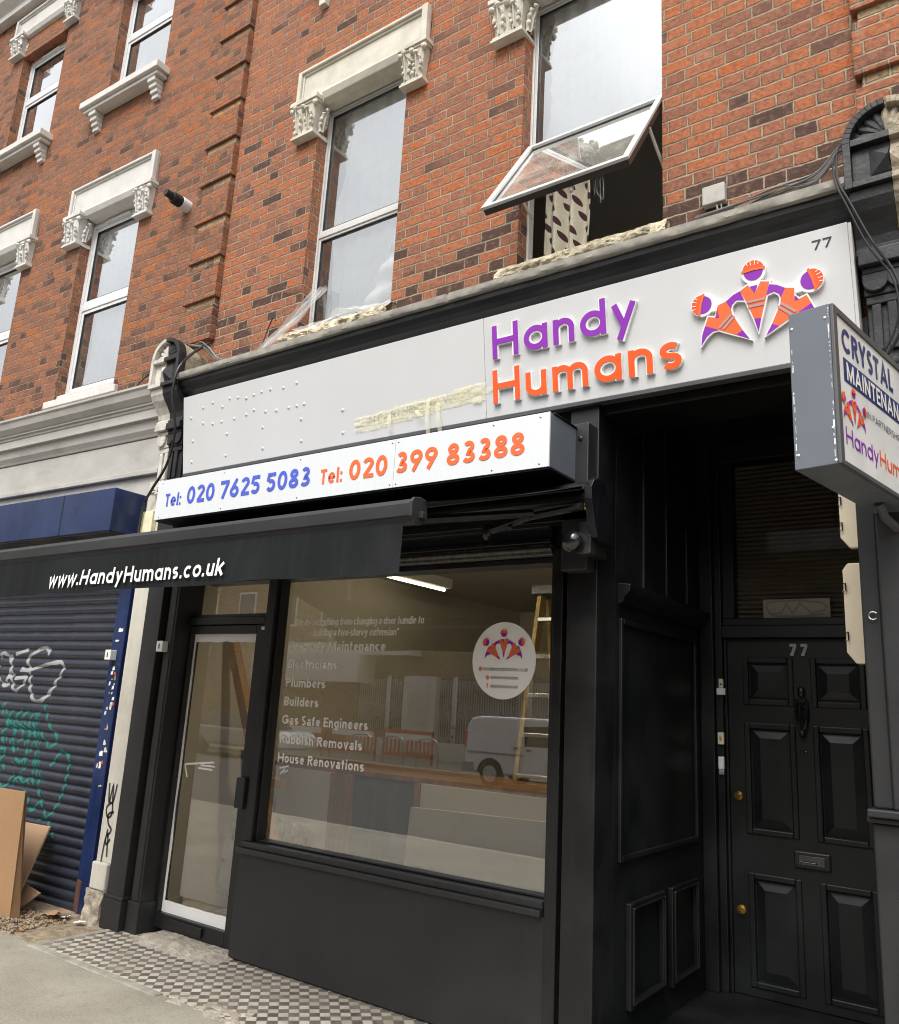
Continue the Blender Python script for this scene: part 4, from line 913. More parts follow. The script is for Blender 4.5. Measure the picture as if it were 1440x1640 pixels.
def console(parent, x0, x1, split, left_mat, right_mat, side_mat):
    """scrolled bracket: fan headed block, cyma neck, scalloped band and flutes; painted in two halves"""
    xm = (x0 + x1) / 2; R_ = (x1 - x0) / 2; yf = -.315; zb = 3.925; zc = 4.155
    def clip(mb_fn, name, mat, a, b, par):
        mb = MB(); mb_fn(mb, a, b); return mb.build(name, mat, par, bevel=.003)
    halves = [(x0, split, left_mat), (split, x1, right_mat)]
    root = None
    for a, b, mt in halves:
        mb = MB()
        # arched head ring + base frame
        t = .032; N = 20
        def ring(ro, ri, ya, yb_):
            for i in range(N):
                a0, a1 = PI * i / N, PI * (i + 1) / N
                q = [(xm + ro * math.cos(a0), zc + ro * math.sin(a0)), (xm + ro * math.cos(a1), zc + ro * math.sin(a1)), (xm + ri * math.cos(a1), zc + ri * math.sin(a1)), (xm + ri * math.cos(a0), zc + ri * math.sin(a0))]
                if (q[0][0] + q[1][0]) / 2 < a or (q[0][0] + q[1][0]) / 2 > b: continue
                q = [(min(max(x, a), b), z) for x, z in q]
                mb.prism(q, 'y', ya, yb_)
        ring(R_, R_ - t, yf, yf + .07)
        cl = lambda x: min(max(x, a), b)
        def bx(xa, xb, y0, y1, z0, z1):
            if cl(xb) - cl(xa) > .004: mb.box(cl(xa), cl(xb), y0, y1, z0, z1)
        bx(x0, x0 + t, yf, yf + .07, zb, zc); bx(x1 - t, x1, yf, yf + .07, zb, zc); bx(x0 + t, x1 - t, yf, yf + .07, zb, zb + .03); bx(x0 + t, x1 - t, yf + .002, yf + .07, zc - .022, zc + .012)
        # fan petals
        for i in range(9):
            an = PI * (i + .5) / 9; c = (xm + .075 * math.cos(an), zc + .012 + .075 * math.sin(an))
            if a <= c[0] <= b or (i == 4): 
                rot = Matrix.Rotation(-an + PI / 2, 3, 'Y')
                if i == 4 and mt != right_mat: continue
                mb.ell((c[0], yf + .045, c[1]), (.021, .022, .066), 10, 8, rot=rot)
        mb.prism([(cl(xm + (R_ - t + .002) * math.cos(PI * i / 16)), zc + (R_ - t + .002) * math.sin(PI * i / 16)) for i in range(17)], 'y', yf + .042, yf + .09)
        bx(x0 + t, x1 - t, yf + .035, yf + .09, zb + .03, zc - .022)
        # pyramid boss
        p0, p1, q0, q1 = xm - .075, xm + .075, zb + .05, zc - .045; pk = (xm, yf - .004, (q0 + q1) / 2)
        if b - a > .05:
            A = [(cl(p0), yf + .034, q0), (cl(p1), yf + .034, q0), (cl(p1), yf + .034, q1), (cl(p0), yf + .034, q1)]
            kx = cl(xm); mb.raw(A + [(kx, pk[1], pk[2] - .0), (kx, pk[1], pk[2])], [(0, 1, 4), (1, 2, 5, 4), (2, 3, 5), (3, 0, 4, 5), (3, 2, 1, 0)])
        head = mb.build('console', mt, parent, bevel=.0025)
        root = root or head
        # cyma neck
        mb = MB(); prof = [(-.29, zb - .001), (-.285, zb - .05), (-.262, zb - .095), (-.225, zb - .14), (-.195, zb - .19), (-.185, zb - .235), (-.20, zb - .25), (-.20, zb - .275), (-.05, zb - .275), (-.05, zb - .001)]
        mb.prism(prof, 'x', a + .012 * (a == x0), b - .012 * (b == x1))
        # scallop band
        bx(x0 + .02, x1 - .02, -.215, -.05, zb - .33, zb - .276); bx(x0 + .03, x1 - .03, -.185, -.05, zb - .36, zb - .331)
        bx(x0 + .03, x1 - .03, -.165, -.05, zb - .46, zb - .361)
        for i in range(3):
            c = x0 + .03 + (x1 - x0 - .06) * (i + .5) / 3
            if a < c < b or (abs(c - split) < .01 and mt == right_mat): mb.prism([(cl(c + .052 * math.cos(PI + PI * k / 8)), zb - .395 + .055 * math.sin(PI + PI * k / 8)) for k in range(9)] + [(cl(c + .052), zb - .361), (cl(c - .052), zb - .361)], 'y', -.185, -.1655)
        # fluted shaft
        bx(x0 + .035, x1 - .035, -.14, -.05, zb - .76, zb - .461)
        for i in range(4):
            xa = x0 + .055 + i * (x1 - x0 - .11) / 4; bx(xa, xa + .038, -.158, -.1405, zb - .72, zb - .50)
        bx(x0 + .035, x1 - .035, -.158, -.1405, zb - .50, zb - .461)
        mb.build('neck', mt, head, bevel=.005)
    # barrel side running back to the wall
    mb = MB(); pr = [(xm + (R_ - .004) * math.cos(PI * i / 18), zc + (R_ - .004) * math.sin(PI * i / 18)) for i in range(19)] + [(x0 + .004, zb + .004), (x1 - .004, zb + .004)]
    nn_ = len(pr); V = []; seg = 10
    for k in range(seg + 1):
        y = yf + .0705 + (-yf - .07) * k / seg
        for (px, pz) in pr:
            n = mnoise.noise((px * 14, y * 14, pz * 14)) * .012 * (1 if k else 0); sc_ = 1 - .10 * k / seg
            V.append((xm + (px - xm) * (sc_ + n), y, zb + (pz - zb) * (sc_ + n)))
    F = [(k * nn_ + i, k * nn_ + (i + 1) % nn_, (k + 1) * nn_ + (i + 1) % nn_, (k + 1) * nn_ + i) for k in range(seg) for i in range(nn_)]
    mb.raw(V, F); mb.build('barrel', side_mat, root, smooth=True)
    # broken acanthus band under the flutes
    for a, b, mt in halves:
        mb = MB(); rnd = random.Random(int(abs(x0 * 10)))
        mb.box(a + .02, b - .0, -.15, -.05, zb - .86, zb - .761)
        for i in range(26):
            xx = a + .02 + rnd.random() * (b - a - .03); mb.ell((xx, -.155 - rnd.random() * .012, zb - .855 + rnd.random() * .085), (.016 + rnd.random() * .014, .014, .010 + rnd.random() * .012), 7, 5, nz=.5)
        mb.build('carved_band', mt, root, smooth=True)
console(shop, -5.612, -5.258, -5.45, 'console_white', 'black_old', 'console_stone')
console(shop, -.522, -.168, -.335, 'black_old', 'console_stone', 'console_stone')
# shutter housing, rolled steel shutter edge and soffit over the window
mb = MB()
mb.box(-5.1, -2.06, -.10, .1, 2.50, 2.74); mb.box(-5.1, -2.06, -.115, -.02, 2.475, 2.50)
mb.tube([(-5.1, -.10, 2.60), (-2.06, -.10, 2.60)], .05, 12)
mb.build('shutter_housing', 'black_gloss', shop, bevel=.004)
mb = MB(); mb.box(-5.1, -2.065, -.085, -.03, 2.415, 2.474); mb.tube([(-5.1, -.085, 2.447), (-2.065, -.085, 2.447)], .016, 8); mb.build('shutter_bottom_rail', 'galv', shop, bevel=.006)
mb = MB(); mb.box(-5.1, -2.065, -.02, .048, 2.385, 2.412); mb.box(-5.12, -2.06, .081, .2, 2.40, 2.75); mb.build('soffit', 'black', shop)

# ================================================================== porch and front door
porch = thing('porch', 'deep black panelled porch to the right of the shop window', 'porch', (-1.2, .7, 0))
PX = -1.786
mb = MB()
mb.box(PX - .05, PX, .102, 1.56, 0, 3.5)
def frame_yz(mb, y0, y1, z0, z1, t=.03, d=.022, sides='lrtb'):
    if 'l' in sides: mb.box(PX, PX + d, y0, y0 + t, z0, z1)
    if 'r' in sides: mb.box(PX, PX + d, y1 - t, y1, z0, z1)
    if 't' in sides: mb.box(PX, PX + d, y0 + t, y1 - t, z1 - t, z1)
    if 'b' in sides: mb.box(PX, PX + d, y0 + t, y1 - t, z0, z0 + t)
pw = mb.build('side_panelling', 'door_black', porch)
mb = MB(); frame_yz(mb, .14, 1.30, .90, 2.10); mb.build('panel_moulding', 'porch_black', porch, bevel=.006)
mb = MB(); frame_yz(mb, .25, .72, .22, .70, .035, .03); frame_yz(mb, .27, .70, .24, .68, .012, .04); mb.build('panel_moulding', 'porch_black', porch, bevel=.005)
mb = MB(); frame_yz(mb, .82, 1.25, .20, .70, .035, .03); frame_yz(mb, .84, 1.23, .22, .68, .012, .04); mb.build('panel_moulding', 'porch_black', porch, bevel=.005)
mb = MB(); pr = [(PX, 2.17), (PX + .03, 2.18), (PX + .045, 2.215), (PX + .07, 2.235), (PX + .075, 2.275), (PX, 2.285)]
mb.prism(pr, 'y', .12, 1.45); mb.build('dado_moulding', 'porch_black', porch, bevel=.004)
mb = MB()
for y in (.45, .80, 1.15): mb = MB(); mb.box(PX, PX + .018, y, y + .03, 2.3, 3.4); mb.build('batten', 'porch_black', porch, bevel=.004)
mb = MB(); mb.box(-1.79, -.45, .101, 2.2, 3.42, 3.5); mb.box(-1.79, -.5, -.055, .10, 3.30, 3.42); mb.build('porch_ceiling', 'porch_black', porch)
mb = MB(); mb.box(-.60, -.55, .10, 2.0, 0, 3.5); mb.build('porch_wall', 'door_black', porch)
mb = MB(); mb.box(-1.785, -.60, -.02, 1.6, -.05, .06); mb.build('porch_step', 'porch_black', porch)
DY = 1.5
mb = MB()
mb.box(-1.785, -1.70, DY - .09, DY + .1, .06, 3.42); mb.box(-1.70, -1.655, DY - .05, DY + .1, .06, 3.42); mb.box(-1.655, -1.637, DY - .02, DY + .1, .06, 2.125)
mb.box(-.765, -.70, DY - .05, DY + .1, .06, 3.42); mb.box(-.70, -.601, DY - .09, DY + .1, .06, 3.42)
mb.box(-1.655, -.765, DY - .05, DY + .1, 2.125, 2.20); mb.box(-1.655, -.765, DY - .02, DY + .09, 2.201, 2.25); mb.box(-1.655, -.765, DY - .05, DY + .1, 3.29, 3.42); mb.box(-1.655, -1.58, DY - .02, DY + .09, 2.251, 3.289)
mb.box(-.80, -.766, DY - .02, DY + .09, 2.251, 3.289)
mb.build('door_frame', 'porch_black', porch, bevel=.005)
mb = MB(); mb.face([(-1.58, DY + .02, 2.25), (-.80, DY + .02, 2.25), (-.80, DY + .02, 3.29), (-1.58, DY + .02, 3.29)]); mb.build('fanlight_pane', 'glass_dark', porch, closed=False)
mb = MB()
for i in range(34):
    z = 2.262 + i * .0305; mb.hexa([(-1.58, DY + .05, z), (-.80, DY + .05, z), (-.80, DY + .075, z + .02), (-1.58, DY + .075, z + .02), (-1.58, DY + .05, z + .002), (-.80, DY + .05, z + .002), (-.80, DY + .075, z + .022), (-1.58, DY + .075, z + .022)])
mb.box(-1.6, -.79, DY + .10, DY + .12, 2.2, 3.3)
mb.build('blind', 'blind', porch)
mb = MB(); mb.box(-1.41, -1.015, DY + .026, DY + .030, 2.252, 2.372); pp = mb.build('paper_notice', 'paper', porch)
mb = MB()
for q in ([(-1.39, 2.345), (-1.33, 2.36), (-1.2, 2.362), (-1.06, 2.345), (-1.03, 2.31)], [(-1.395, 2.34), (-1.37, 2.28), (-1.30, 2.285), (-1.27, 2.34), (-1.23, 2.28), (-1.19, 2.345), (-1.12, 2.28), (-1.04, 2.30)], [(-1.36, 2.27), (-1.2, 2.263), (-1.05, 2.275)]):
    L, R_, _ = ribbon(q, .005); n = len(L); mb.raw([(p.x, DY + .0245, p.y) for p in L] + [(p.x, DY + .0245, p.y) for p in R_], [(i + 1, i, n + i, n + i + 1) for i in range(n - 1)])
mb.build('faded_writing', 'stripe_grey', porch, closed=False)
# six panel door
fx0, fx1, fz0, fz1 = -1.635, -.766, .065, 2.12
mb = MB()
PAN = [(-1.535, -1.245, 1.72, 2.0), (-1.135, -.845, 1.72, 2.0), (-1.535, -1.245, .96, 1.60), (-1.135, -.845, .96, 1.60), (-1.535, -1.245, .12, .73), (-1.135, -.845, .12, .73)]
wall_with_openings(mb, fx0, fx1, fz0, fz1, PAN, y=DY, thick=.02)
mb.box(fx0, fx1, DY + .0201, DY + .05, fz0, fz1)
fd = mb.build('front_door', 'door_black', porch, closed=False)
for a, b, c, d in PAN:
    mb = MB(); t = .028  # bolection moulding + raised and fielded panel
    mb.box(a - .006, a + t, DY - .012, DY + .019, c - .006, d + .006); mb.box(b - t, b + .006, DY - .012, DY + .019, c - .006, d + .006); mb.box(a + t, b - t, DY - .012, DY + .019, c - .006, c + t); mb.box(a + t, b - t, DY - .012, DY + .019, d - t, d + .006)
    i, j = .034, .085; yb, yt = DY + .018, DY + .002
    A = [(a + i, yb, c + i), (b - i, yb, c + i), (b - i, yb, d - i), (a + i, yb, d - i)]; B = [(a + j, yt, c + j), (b - j, yt, c + j), (b - j, yt, d - j), (a + j, yt, d - j)]
    mb.raw(A + B, [(4, 5, 6, 7), (0, 1, 5, 4), (1, 2, 6, 5), (2, 3, 7, 6), (3, 0, 4, 7)])
    mb.build('panel', 'door_black', fd, bevel=.006)
mb = MB()
mb.ell((-1.195, DY - .018, 1.80), (.024, .016, .034), 12, 8); mb.box(-1.215, -1.175, DY - .012, DY, 1.735, 1.775)
mb.tube([(-1.222, DY - .02, 1.755), (-1.228, DY - .028, 1.68), (-1.215, DY - .035, 1.60), (-1.195, DY - .04, 1.555), (-1.175, DY - .035, 1.60), (-1.162, DY - .028, 1.68), (-1.168, DY - .02, 1.755)], .009, 8)
mb.ell((-1.195, DY - .03, 1.558), (.02, .02, .024), 10, 7); mb.tube([(-1.195, DY - .012, 1.73), (-1.195, DY - .02, 1.60)], .011, 6)
mb.build('knocker', 'blk_metal', fd, smooth=True)
mb = MB(); mb.box(-1.275, -1.075, DY - .018, DY - .001, .80, .895); mb.build('letter_plate', 'blk_metal', fd, bevel=.008)
mb = MB(); mb.box(-1.245, -1.105, DY - .024, DY - .0185, .822, .873); mb.tube([(-1.235, DY - .026, .832), (-1.235, DY - .034, .838), (-1.15, DY - .034, .838), (-1.15, DY - .026, .832)], .004, 6); mb.build('letter_flap', 'chrome', fd, bevel=.004)
for z in (1.165, .52):
    mb = MB(); mb.tube([(-1.585, DY - .001, z), (-1.585, DY - .012, z)], .026, 20); mb.tube([(-1.585, DY - .012, z), (-1.585, DY - .022, z)], .017, 16); mb.box(-1.588, -1.582, DY - .024, DY - .0222, z - .009, z + .009); mb.build('lock', 'brass', fd, bevel=.002)
mb = MB(); mb.ell((-1.185, DY - .004, 1.45), (.011, .006, .011), 12, 6); mb.build('spyhole', 'chrome', fd, smooth=True)
mb = MB()
for k, x in enumerate((-1.252, -1.188)):
    text(mb, '7', (x, DY - .003, 2.022), E_, Z_, N_, 0.068, .26, depth=.006)
    text(mb, '-', (x + .002, DY - .003, 2.003), E_, Z_, N_, .06, .26, depth=.006)
mb.build('numeral', 'stripe_pale', fd, closed=False)
def bell(label, x, z, kind):
    t = thing('doorbell', label, 'doorbell', (x, DY - .051, z), group='bell pushes on the porch door frame'); y = DY - .0515
    mb = MB()
    if kind == 0:
        mb.box(x - .014, x + .014, y - .018, y, z - .0, z + .055); mb.build('bell_body', 'cream_plastic', t, bevel=.003)
        mb = MB(); mb.tube([(x, y - .018, z + .02), (x, y - .022, z + .02)], .006, 10); mb.build('button', 'chrome', t)
        mb = MB(); mb.box(x - .027, x + .027, y - .024, y, z - .045, z - .002); mb.build('name_plate', 'white_plastic', t, bevel=.003)
    elif kind == 1:
        mb.box(x - .019, x + .019, y - .02, y, z - .037, z + .037); mb.build('bell_body', 'cream_plastic', t, bevel=.005)
        mb = MB(); mb.ell((x, y - .02, z), (.008, .006, .018), 12, 8); mb.build('button', 'brass', t, smooth=True)
    else:
        mb.box(x - .018, x + .018, y - .022, y, z - .02, z + .055); mb.build('bell_body', 'white_plastic', t, bevel=.005)
        mb = MB(); mb.box(x - .016, x + .016, y - .02, y, z - .052, z - .021); mb.build('button', 'steel', t, bevel=.004)
bell('white bell push with square name plate, top one on the porch frame', -1.66, 1.81, 0)
bell('cream bell push with oval brass button, middle one on the porch frame', -1.668, 1.50, 1)
bell('white bell push with grey lower end, lowest on the porch frame', -1.668, 1.335, 2)
# right pier of the porch
pier = thing('pier', 'dark grey black painted pier at the right edge with a moulded band', 'pier', (-.4, 0, 0))
mb = MB(); mb.box(-.598, -.10, -.10, .1, 0, 1.245); mb.box(-.590, -.515, -.10, .1, 1.30, 3.2); mb.box(-.515, -.10, -.13, .1, 1.30, 3.2); mb.build('shaft', 'black_panel', pier, bevel=.008)
mb = MB(); mb.box(-.615, -.08, -.125, .1, 1.246, 1.268); mb.box(-.608, -.09, -.15, .1, 1.2685, 1.299); mb.build('band_moulding', 'black_panel', pier, bevel=.006)
mb = MB()
for i in range(15):
    z = .05 + i * .0775; mb.box(-.53 + .04 * ((i * 7) % 3), -.10, -.1022, -.0995, z, z + .003)
mb.build('brick_joint', 'dark_plastic', pier)
mb = MB(); mb.tube([(-.547 + .016 * math.cos(a), -.112, 2.06 + .016 * math.sin(a)) for a in [math.radians(x) for x in range(40, 330, 20)]], .003, 6); mb.build('hook', 'steel', pier)
for lab, z0, z1, g in (('cream board with clipped corners, lower one beside the porch pier', 1.88, 2.33, 1), ('cream board with clipped corners just under the projecting sign', 2.40, 2.78, 0)):
    t = thing('wall_board', lab, 'board', (-.65, .15, z0), group='cream boards by the porch pier'); mb = MB()
    mb.prism([(-.697, z0 + .05), (-.66, z0), (-.45, z0), (-.45, z1), (-.675, z1), (-.697, z1 - .03)], 'y', .14, .18); mb.build('panel', 'cream_board', t, bevel=.004)
    for zz in ((z0 + .12, z1 - .11) if g else (z0 + .22, z0 + .10)):
        mb = MB(); mb.tube([(-.70, .135, zz + .018), (-.685, .13, zz + .018), (-.685, .13, zz - .018), (-.70, .135, zz - .018)], .0035, 6); mb.build('hinge_pin', 'blk_metal', t)
# ================================================================== fascia sign
SBV = Vector((0, -.165, 3.195)); SU = Vector((0, -.085, .61)).normalized(); SN = Vector((0, -SU.z, SU.y)); SH = .617
sign = thing('fascia_sign', 'long white fascia sign with purple and orange raised lettering above the shop window', 'sign', (-2.9, -.2, 3.2))
def sg(x, h, d): return SBV + Vector((x, 0, 0)) + SU * h + SN * d
def sbox(mb, x0, x1, h0, h1, d0, d1): mb.hexa([sg(x0, h0, d1), sg(x1, h0, d1), sg(x1, h0, d0), sg(x0, h0, d0), sg(x0, h1, d1), sg(x1, h1, d1), sg(x1, h1, d0), sg(x0, h1, d0)])
bumps = [(-4.98, 0.5), (-4.87, 0.52), (-4.76, 0.47), (-5.12, 0.44), (-4.98, 0.38), (-4.87, 0.36), (-4.77, 0.36), (-4.68, 0.52), (-4.59, 0.51), (-4.5, 0.49), (-4.42, 0.5), (-4.34, 0.51), (-4.25, 0.51), (-4.12, 0.5), (-3.99, 0.51), (-4.63, 0.36), (-4.5, 0.37), (-4.42, 0.39), (-4.3, 0.36), (-4.19, 0.35), (-4.07, 0.35), (-3.99, 0.35), (-4.33, 0.25), (-4.71, 0.26), (-5.1, 0.26), (-4.72, 0.1), (-4.33, 0.1), (-5.11, 0.1), (-3.92, .35), (-3.95, .25), (-3.57, .25), (-3.57, .1), (-3.95, .1)]
mb = MB(); sbox(mb, -5.215, -2.4675, .022, SH, -.09, 0); sbox(mb, -2.4650, -.53, .022, SH, -.09, 0); mb.build('panel', 'sign_white', sign, bevel=.002)
mb = MB(); sbox(mb, -5.216, -.528, .0, .0215, -.085, .002); mb.build('trim', 'grey_frame', sign, bevel=.002)
mb = MB(); sbox(mb, -.5295, -.515, .0, SH - .004, -.10, -.003); mb.build('side_trim', 'alu_white', sign, bevel=.002)
mb = MB()
for x, h in bumps:
    V = []; F = []
    for j in range(5):
        r = .016 * j / 4; d = .0085 * math.exp(-(r / .008) ** 2) + .0002
        V += [sg(x + r * math.cos(2 * PI * i / 14), h + r * math.sin(2 * PI * i / 14), d) for i in range(14)]
    for j in range(4):
        for i in range(14): F.append((j * 14 + i, j * 14 + (i + 1) % 14, (j + 1) * 14 + (i + 1) % 14, (j + 1) * 14 + i))
    mb.raw(V, F)
mb.build('screw_head', 'sign_white', sign, smooth=True, closed=False)
mb = MB(); sd_ = MB()
kw = dict(d0=.0, track=.13)
text(sd_, 'Handy', sg(-2.404, .350, 0), E_, SU, SN, .199, .208, fit=.880, side_mb=sd_, depth=.019, **kw)
text(sd_, 'Humans', sg(-2.410, .090, 0), E_, SU, SN, .199, .208, fit=1.110, side_mb=sd_, depth=.019, **kw)
kw = dict(d0=.0218, track=.13)
text(mb, 'Handy', sg(-2.401, .353, 0), E_, SU, SN, .193, .168, fit=.873, **kw)
mb.build('raised_lettering', 'purple', sign, closed=False)
mb = MB()
text(mb, 'Humans', sg(-2.407, .093, 0), E_, SU, SN, .193, .168, fit=1.103, **kw)
mb.build('raised_lettering', 'orange', sign, closed=False)
sd_.build('letter_edge', 'white_acrylic', sign, closed=False)
mb = MB(); text(mb, '77', sg(-.681, .523, 0), E_, SU, SN, .046, .17, fit=.084); mb.build('number', 'black_vinyl', sign, closed=False)
mb = MB(); emblem(mb, sg(-.9417, .33, 0), E_, SU, SN, 1.0, d0=.0, relief=.019); mb.build('emblem', ['white_acrylic', 'purple', 'orange', 'orange_vest', 'stripe_grey'], sign, closed=False)
# masking tape over an old line of lettering
mb = MB(); rnd = random.Random(4)
for row in range(3):
    x = -3.42
    while x < -2.55:
        wdt = .10 + rnd.random() * .16; t = (x + 3.42) / .9; hc = .108 + .06 * t + row * .030 - .012 + rnd.random() * .012
        def tp(u, v, x=x, wdt=wdt, hc=hc, row=row): 
            return sg(x + wdt * u + .004 * mnoise.noise((u * 5, v * 3, x)), hc + .034 * (v - .5) + .006 * mnoise.noise((u * 6, x, 2)), .0025 + row * .0012 + .010 * abs(mnoise.noise((x * 30 + u * 9, v * 4 + row, 1))))
        mb.sheet(tp, 16, 4); x += wdt * (.55 + rnd.random() * .3)
for k in range(10):
    e = -3.43 if k % 2 else -2.52; hc = (.11 if k % 2 else .165) + (rnd.random() - .35) * .10
    def tp(u, v, e=e, hc=hc, k=k): return sg(e + (u - .5) * .06, hc + .02 * (v - .5) + .01 * u * (rnd.random() - .5), .006 + .0006 * k + .003 * abs(mnoise.noise((u * 7, v * 5, k))))
    mb.sheet(tp, 6, 2)
for x, top, ln, tw in ((-3.17, .155, .11, .01), (-2.96, .15, .07, .05), (-2.87, .20, .22, .0), (-2.80, .17, .19, .02)):
    def tp(u, v, x=x, top=top, ln=ln, tw=tw): return sg(x + .03 * (u - .5) + tw * v, top - ln * v, .012 + .012 * math.sin(v * 2.6) + .002 * mnoise.noise((u * 4, v * 8, x)))
    mb.sheet(tp, 3, 10)
tape = thing('masking_tape', 'crinkled strips of pale masking tape hanging on the white fascia sign', 'masking tape', (-3.0, -.2, 3.3)); mb.build('tape_strips', 'tape_old', tape, smooth=True, closed=False)
mb = MB(); text(mb, 'IN PARTNERSHIP WITH', sg(-3.36, .125, 0), Vector((1, 0, 0)) * .9985 + SU * .055, SU, SN, .042, .14, fit=.78, d0=.001)
mb.build('covered_lettering', 'black_vinyl', sign, closed=False)

# ================================================================== phone number sign
tel = thing('phone_sign', 'white box sign with blue and orange phone numbers below the fascia sign', 'sign', (-3.4, -.4, 2.77))
mb = MB(); mb.box(-5.01, -1.873, -.488, -.16, 2.768, 3.047); mb.build('box', 'grey_alu', tel, bevel=.003)
mb = MB(); mb.box(-5.012, -2.851, -.50, -.4885, 2.766, 3.049); mb.box(-2.8485, -1.872, -.50, -.4885, 2.766, 3.049); mb.build('panel', 'tel_white', tel, bevel=.001)
mb = MB(); mb.box(-5.01, -1.873, -.487, -.17, 2.757, 2.7655); mb.box(-1.95, -1.865, -.46, -.165, 3.049, 3.056); mb.build('underside', 'black_gloss', tel, bevel=.002)
mb = MB()
text(mb, 'Tel:', (-4.908, -.501, 2.853), E_, Z_, N_, .092, .175, fit=.175, track=.17)
text(mb, '020 7625 5083', (-4.672, -.501, 2.850), E_, Z_, N_, .122, .195, fit=1.175, track=.075); mb.build('lettering', 'blue_vinyl', tel, closed=False)
mb = MB()
text(mb, 'Tel:', (-3.413, -.501, 2.846), E_, Z_, N_, .092, .175, fit=.175, track=.17)
text(mb, '020 399 83388', (-3.187, -.501, 2.845), E_, Z_, N_, .121, .20, fit=1.18, track=.075); mb.build('lettering', 'orange_vinyl', tel, closed=False)
mb = MB()
for x in (-4.96, -4.3, -3.6, -2.872, -2.828, -2.2, -1.925):
    for z in (2.786, 3.029): mb.ell((x, -.5005, z), (.0065, .003, .0065), 8, 4)
mb.build('screw', 'steel', tel, smooth=True)

# ================================================================== projecting sign
PA = -math.atan(.178)
pj = thing('projecting_sign', 'grey box sign projecting over the pavement at the right edge', 'sign', (-.654, -.9, 0), PA)
W_, D_, z0, z1 = .162, .88, 2.487, 3.092
mb = MB(); mb.box(0, W_ - .014, 0, D_, z0, z1); mb.build('box', 'grey_alu', pj, bevel=.003)
mb = MB(); f = .036
xa, xb = W_ - .0138, W_
mb.box(xa, xb, 0.002, f, z0 + .001, z1 - .001); mb.box(xa, xb, D_ - f, D_, z0, z1); mb.box(xa, xb, f, D_ - f, z1 - f * .8, z1 - .001); mb.box(xa, xb, f, D_ - f, z0 + .001, z0 + .02)
mb.build('frame', 'grey_frame', pj, bevel=.003)
mb = MB(); mb.box(W_ - .0136, W_ - .006, f, D_ - f, z0 + .02, z1 - f * .8); mb.build('panel', 'white_plastic', pj)
NX = (1, 0, 0); EY = (0, 1, 0); px_ = W_ - .0058
mb = MB(); mb.face([(px_ + .0005, .085, 2.818), (px_ + .0005, .83, 2.818), (px_ + .0005, .83, 2.912), (px_ + .0005, .085, 2.912)])
text(mb, 'CRYSTAL', (px_, .08, 2.938), EY, Z_, NX, .094, .20, fit=.54); mb.build('lettering', 'navy_vinyl', pj, closed=False)
mb = MB(); text(mb, 'MAINTENANCE', (px_, .107, 2.829), EY, Z_, NX, .070, .19, fit=.68, d0=.003); mb.build('lettering', 'white_vinyl', pj, closed=False)
mb = MB(); text(mb, 'IN PARTNERSHIP WITH', (px_, .297, 2.738), EY, Z_, NX, .028, .12, fit=.50); mb.build('lettering', 'black_vinyl', pj, closed=False)
mb = MB(); text(mb, 'Handy', (px_, .068, 2.576), EY, Z_, NX, .066, .13, fit=.325); mb.build('lettering', 'purple', pj, closed=False)
mb = MB(); text(mb, 'Humans', (px_, .406, 2.576), EY, Z_, NX, .066, .14, fit=.41); mb.build('lettering', 'orange_vinyl', pj, closed=False)
mb = MB(); emblem(mb, (px_, .163, 2.727), EY, Z_, NX, .40, d0=.0005, back=.004); mb.build('emblem', ['cream_plastic', 'purple', 'orange', 'orange', 'stripe_grey'], pj, closed=False)
mb = MB()
for x, z in ((.012, 3.03), (W_ - .03, 3.04), (.016, 2.54), (W_ - .018, 2.50), (.14, 2.62)): mb.ell((x, -.001, z), (.0055, .004, .0055), 8, 5)
rnd = random.Random(5)
for i in range(46):   # chipped paint along the two edges
    e = .006 if i % 3 == 0 else W_ - .022; z = z0 + .02 + rnd.random() * (z1 - z0 - .04); mb.box(e + rnd.random() * .004, e + .0015 + rnd.random() * .005, -.0012, .0, z, z + .003 + rnd.random() ** 3 * .03)
mb.build('paint_speck', 'white_vinyl', pj)
mb = MB(); mb.tube([(W_ * .5, .60, z0 - .005), (W_ * .5, .66, z0 - .05), (W_ * .5, .80, z0 - .07), (W_ * .5, .95, z0 - .07)], .018, 8); mb.box(.03, W_ - .04, D_, D_ + .12, 2.6, 3.0); mb.build('bracket', 'grey_frame', pj, smooth=True)

# ================================================================== awning
aw = thing('awning', 'black canvas awning rolled half out with white web address on its valance', 'awning', (-3.3, -.5, 2.6))
AX0, AX1 = -5.30, -1.712
mb = MB(); mb.tube([(AX0, -.29, 2.645), (AX1 - .03, -.29, 2.645)], .052, 18); mb.prism([(-.20, 2.728), (-.30, 2.728), (-.345, 2.705), (-.362, 2.675), (-.354, 2.668), (-.338, 2.695), (-.296, 2.716), (-.20, 2.716)], 'x', AX0, AX1 - .03)
mb.box(AX0, AX1 - .03, -.215, -.11, 2.56, 2.728)
mb.build('cassette', 'black_gloss', aw, bevel=.003)
mb = MB(); pr = [(-.12, 2.74), (-.30, 2.74), (-.35, 2.715), (-.375, 2.68), (-.372, 2.62), (-.335, 2.50), (-.30, 2.44), (-.26, 2.42), (-.12, 2.42)]
mb.prism(pr, 'x', AX1 - .03, AX1 + .012); ec = mb.build('end_cap', 'black_gloss', aw, bevel=.004)
mb = MB()
for y, z in ((-.31, 2.738), (-.366, 2.695), (-.22, 2.742)): mb.ell((AX1 - .01, y, z), (.007, .007, .005), 8, 5)
mb.build('screw', 'chrome', ec, smooth=True)
mb = MB(); mb.tube([(AX1 - .032, -.30, 2.60), (AX1 - .05, -.30, 2.60)], .03, 14); mb.build('roller_bearing', 'brass', ec, smooth=True)
mb = MB()
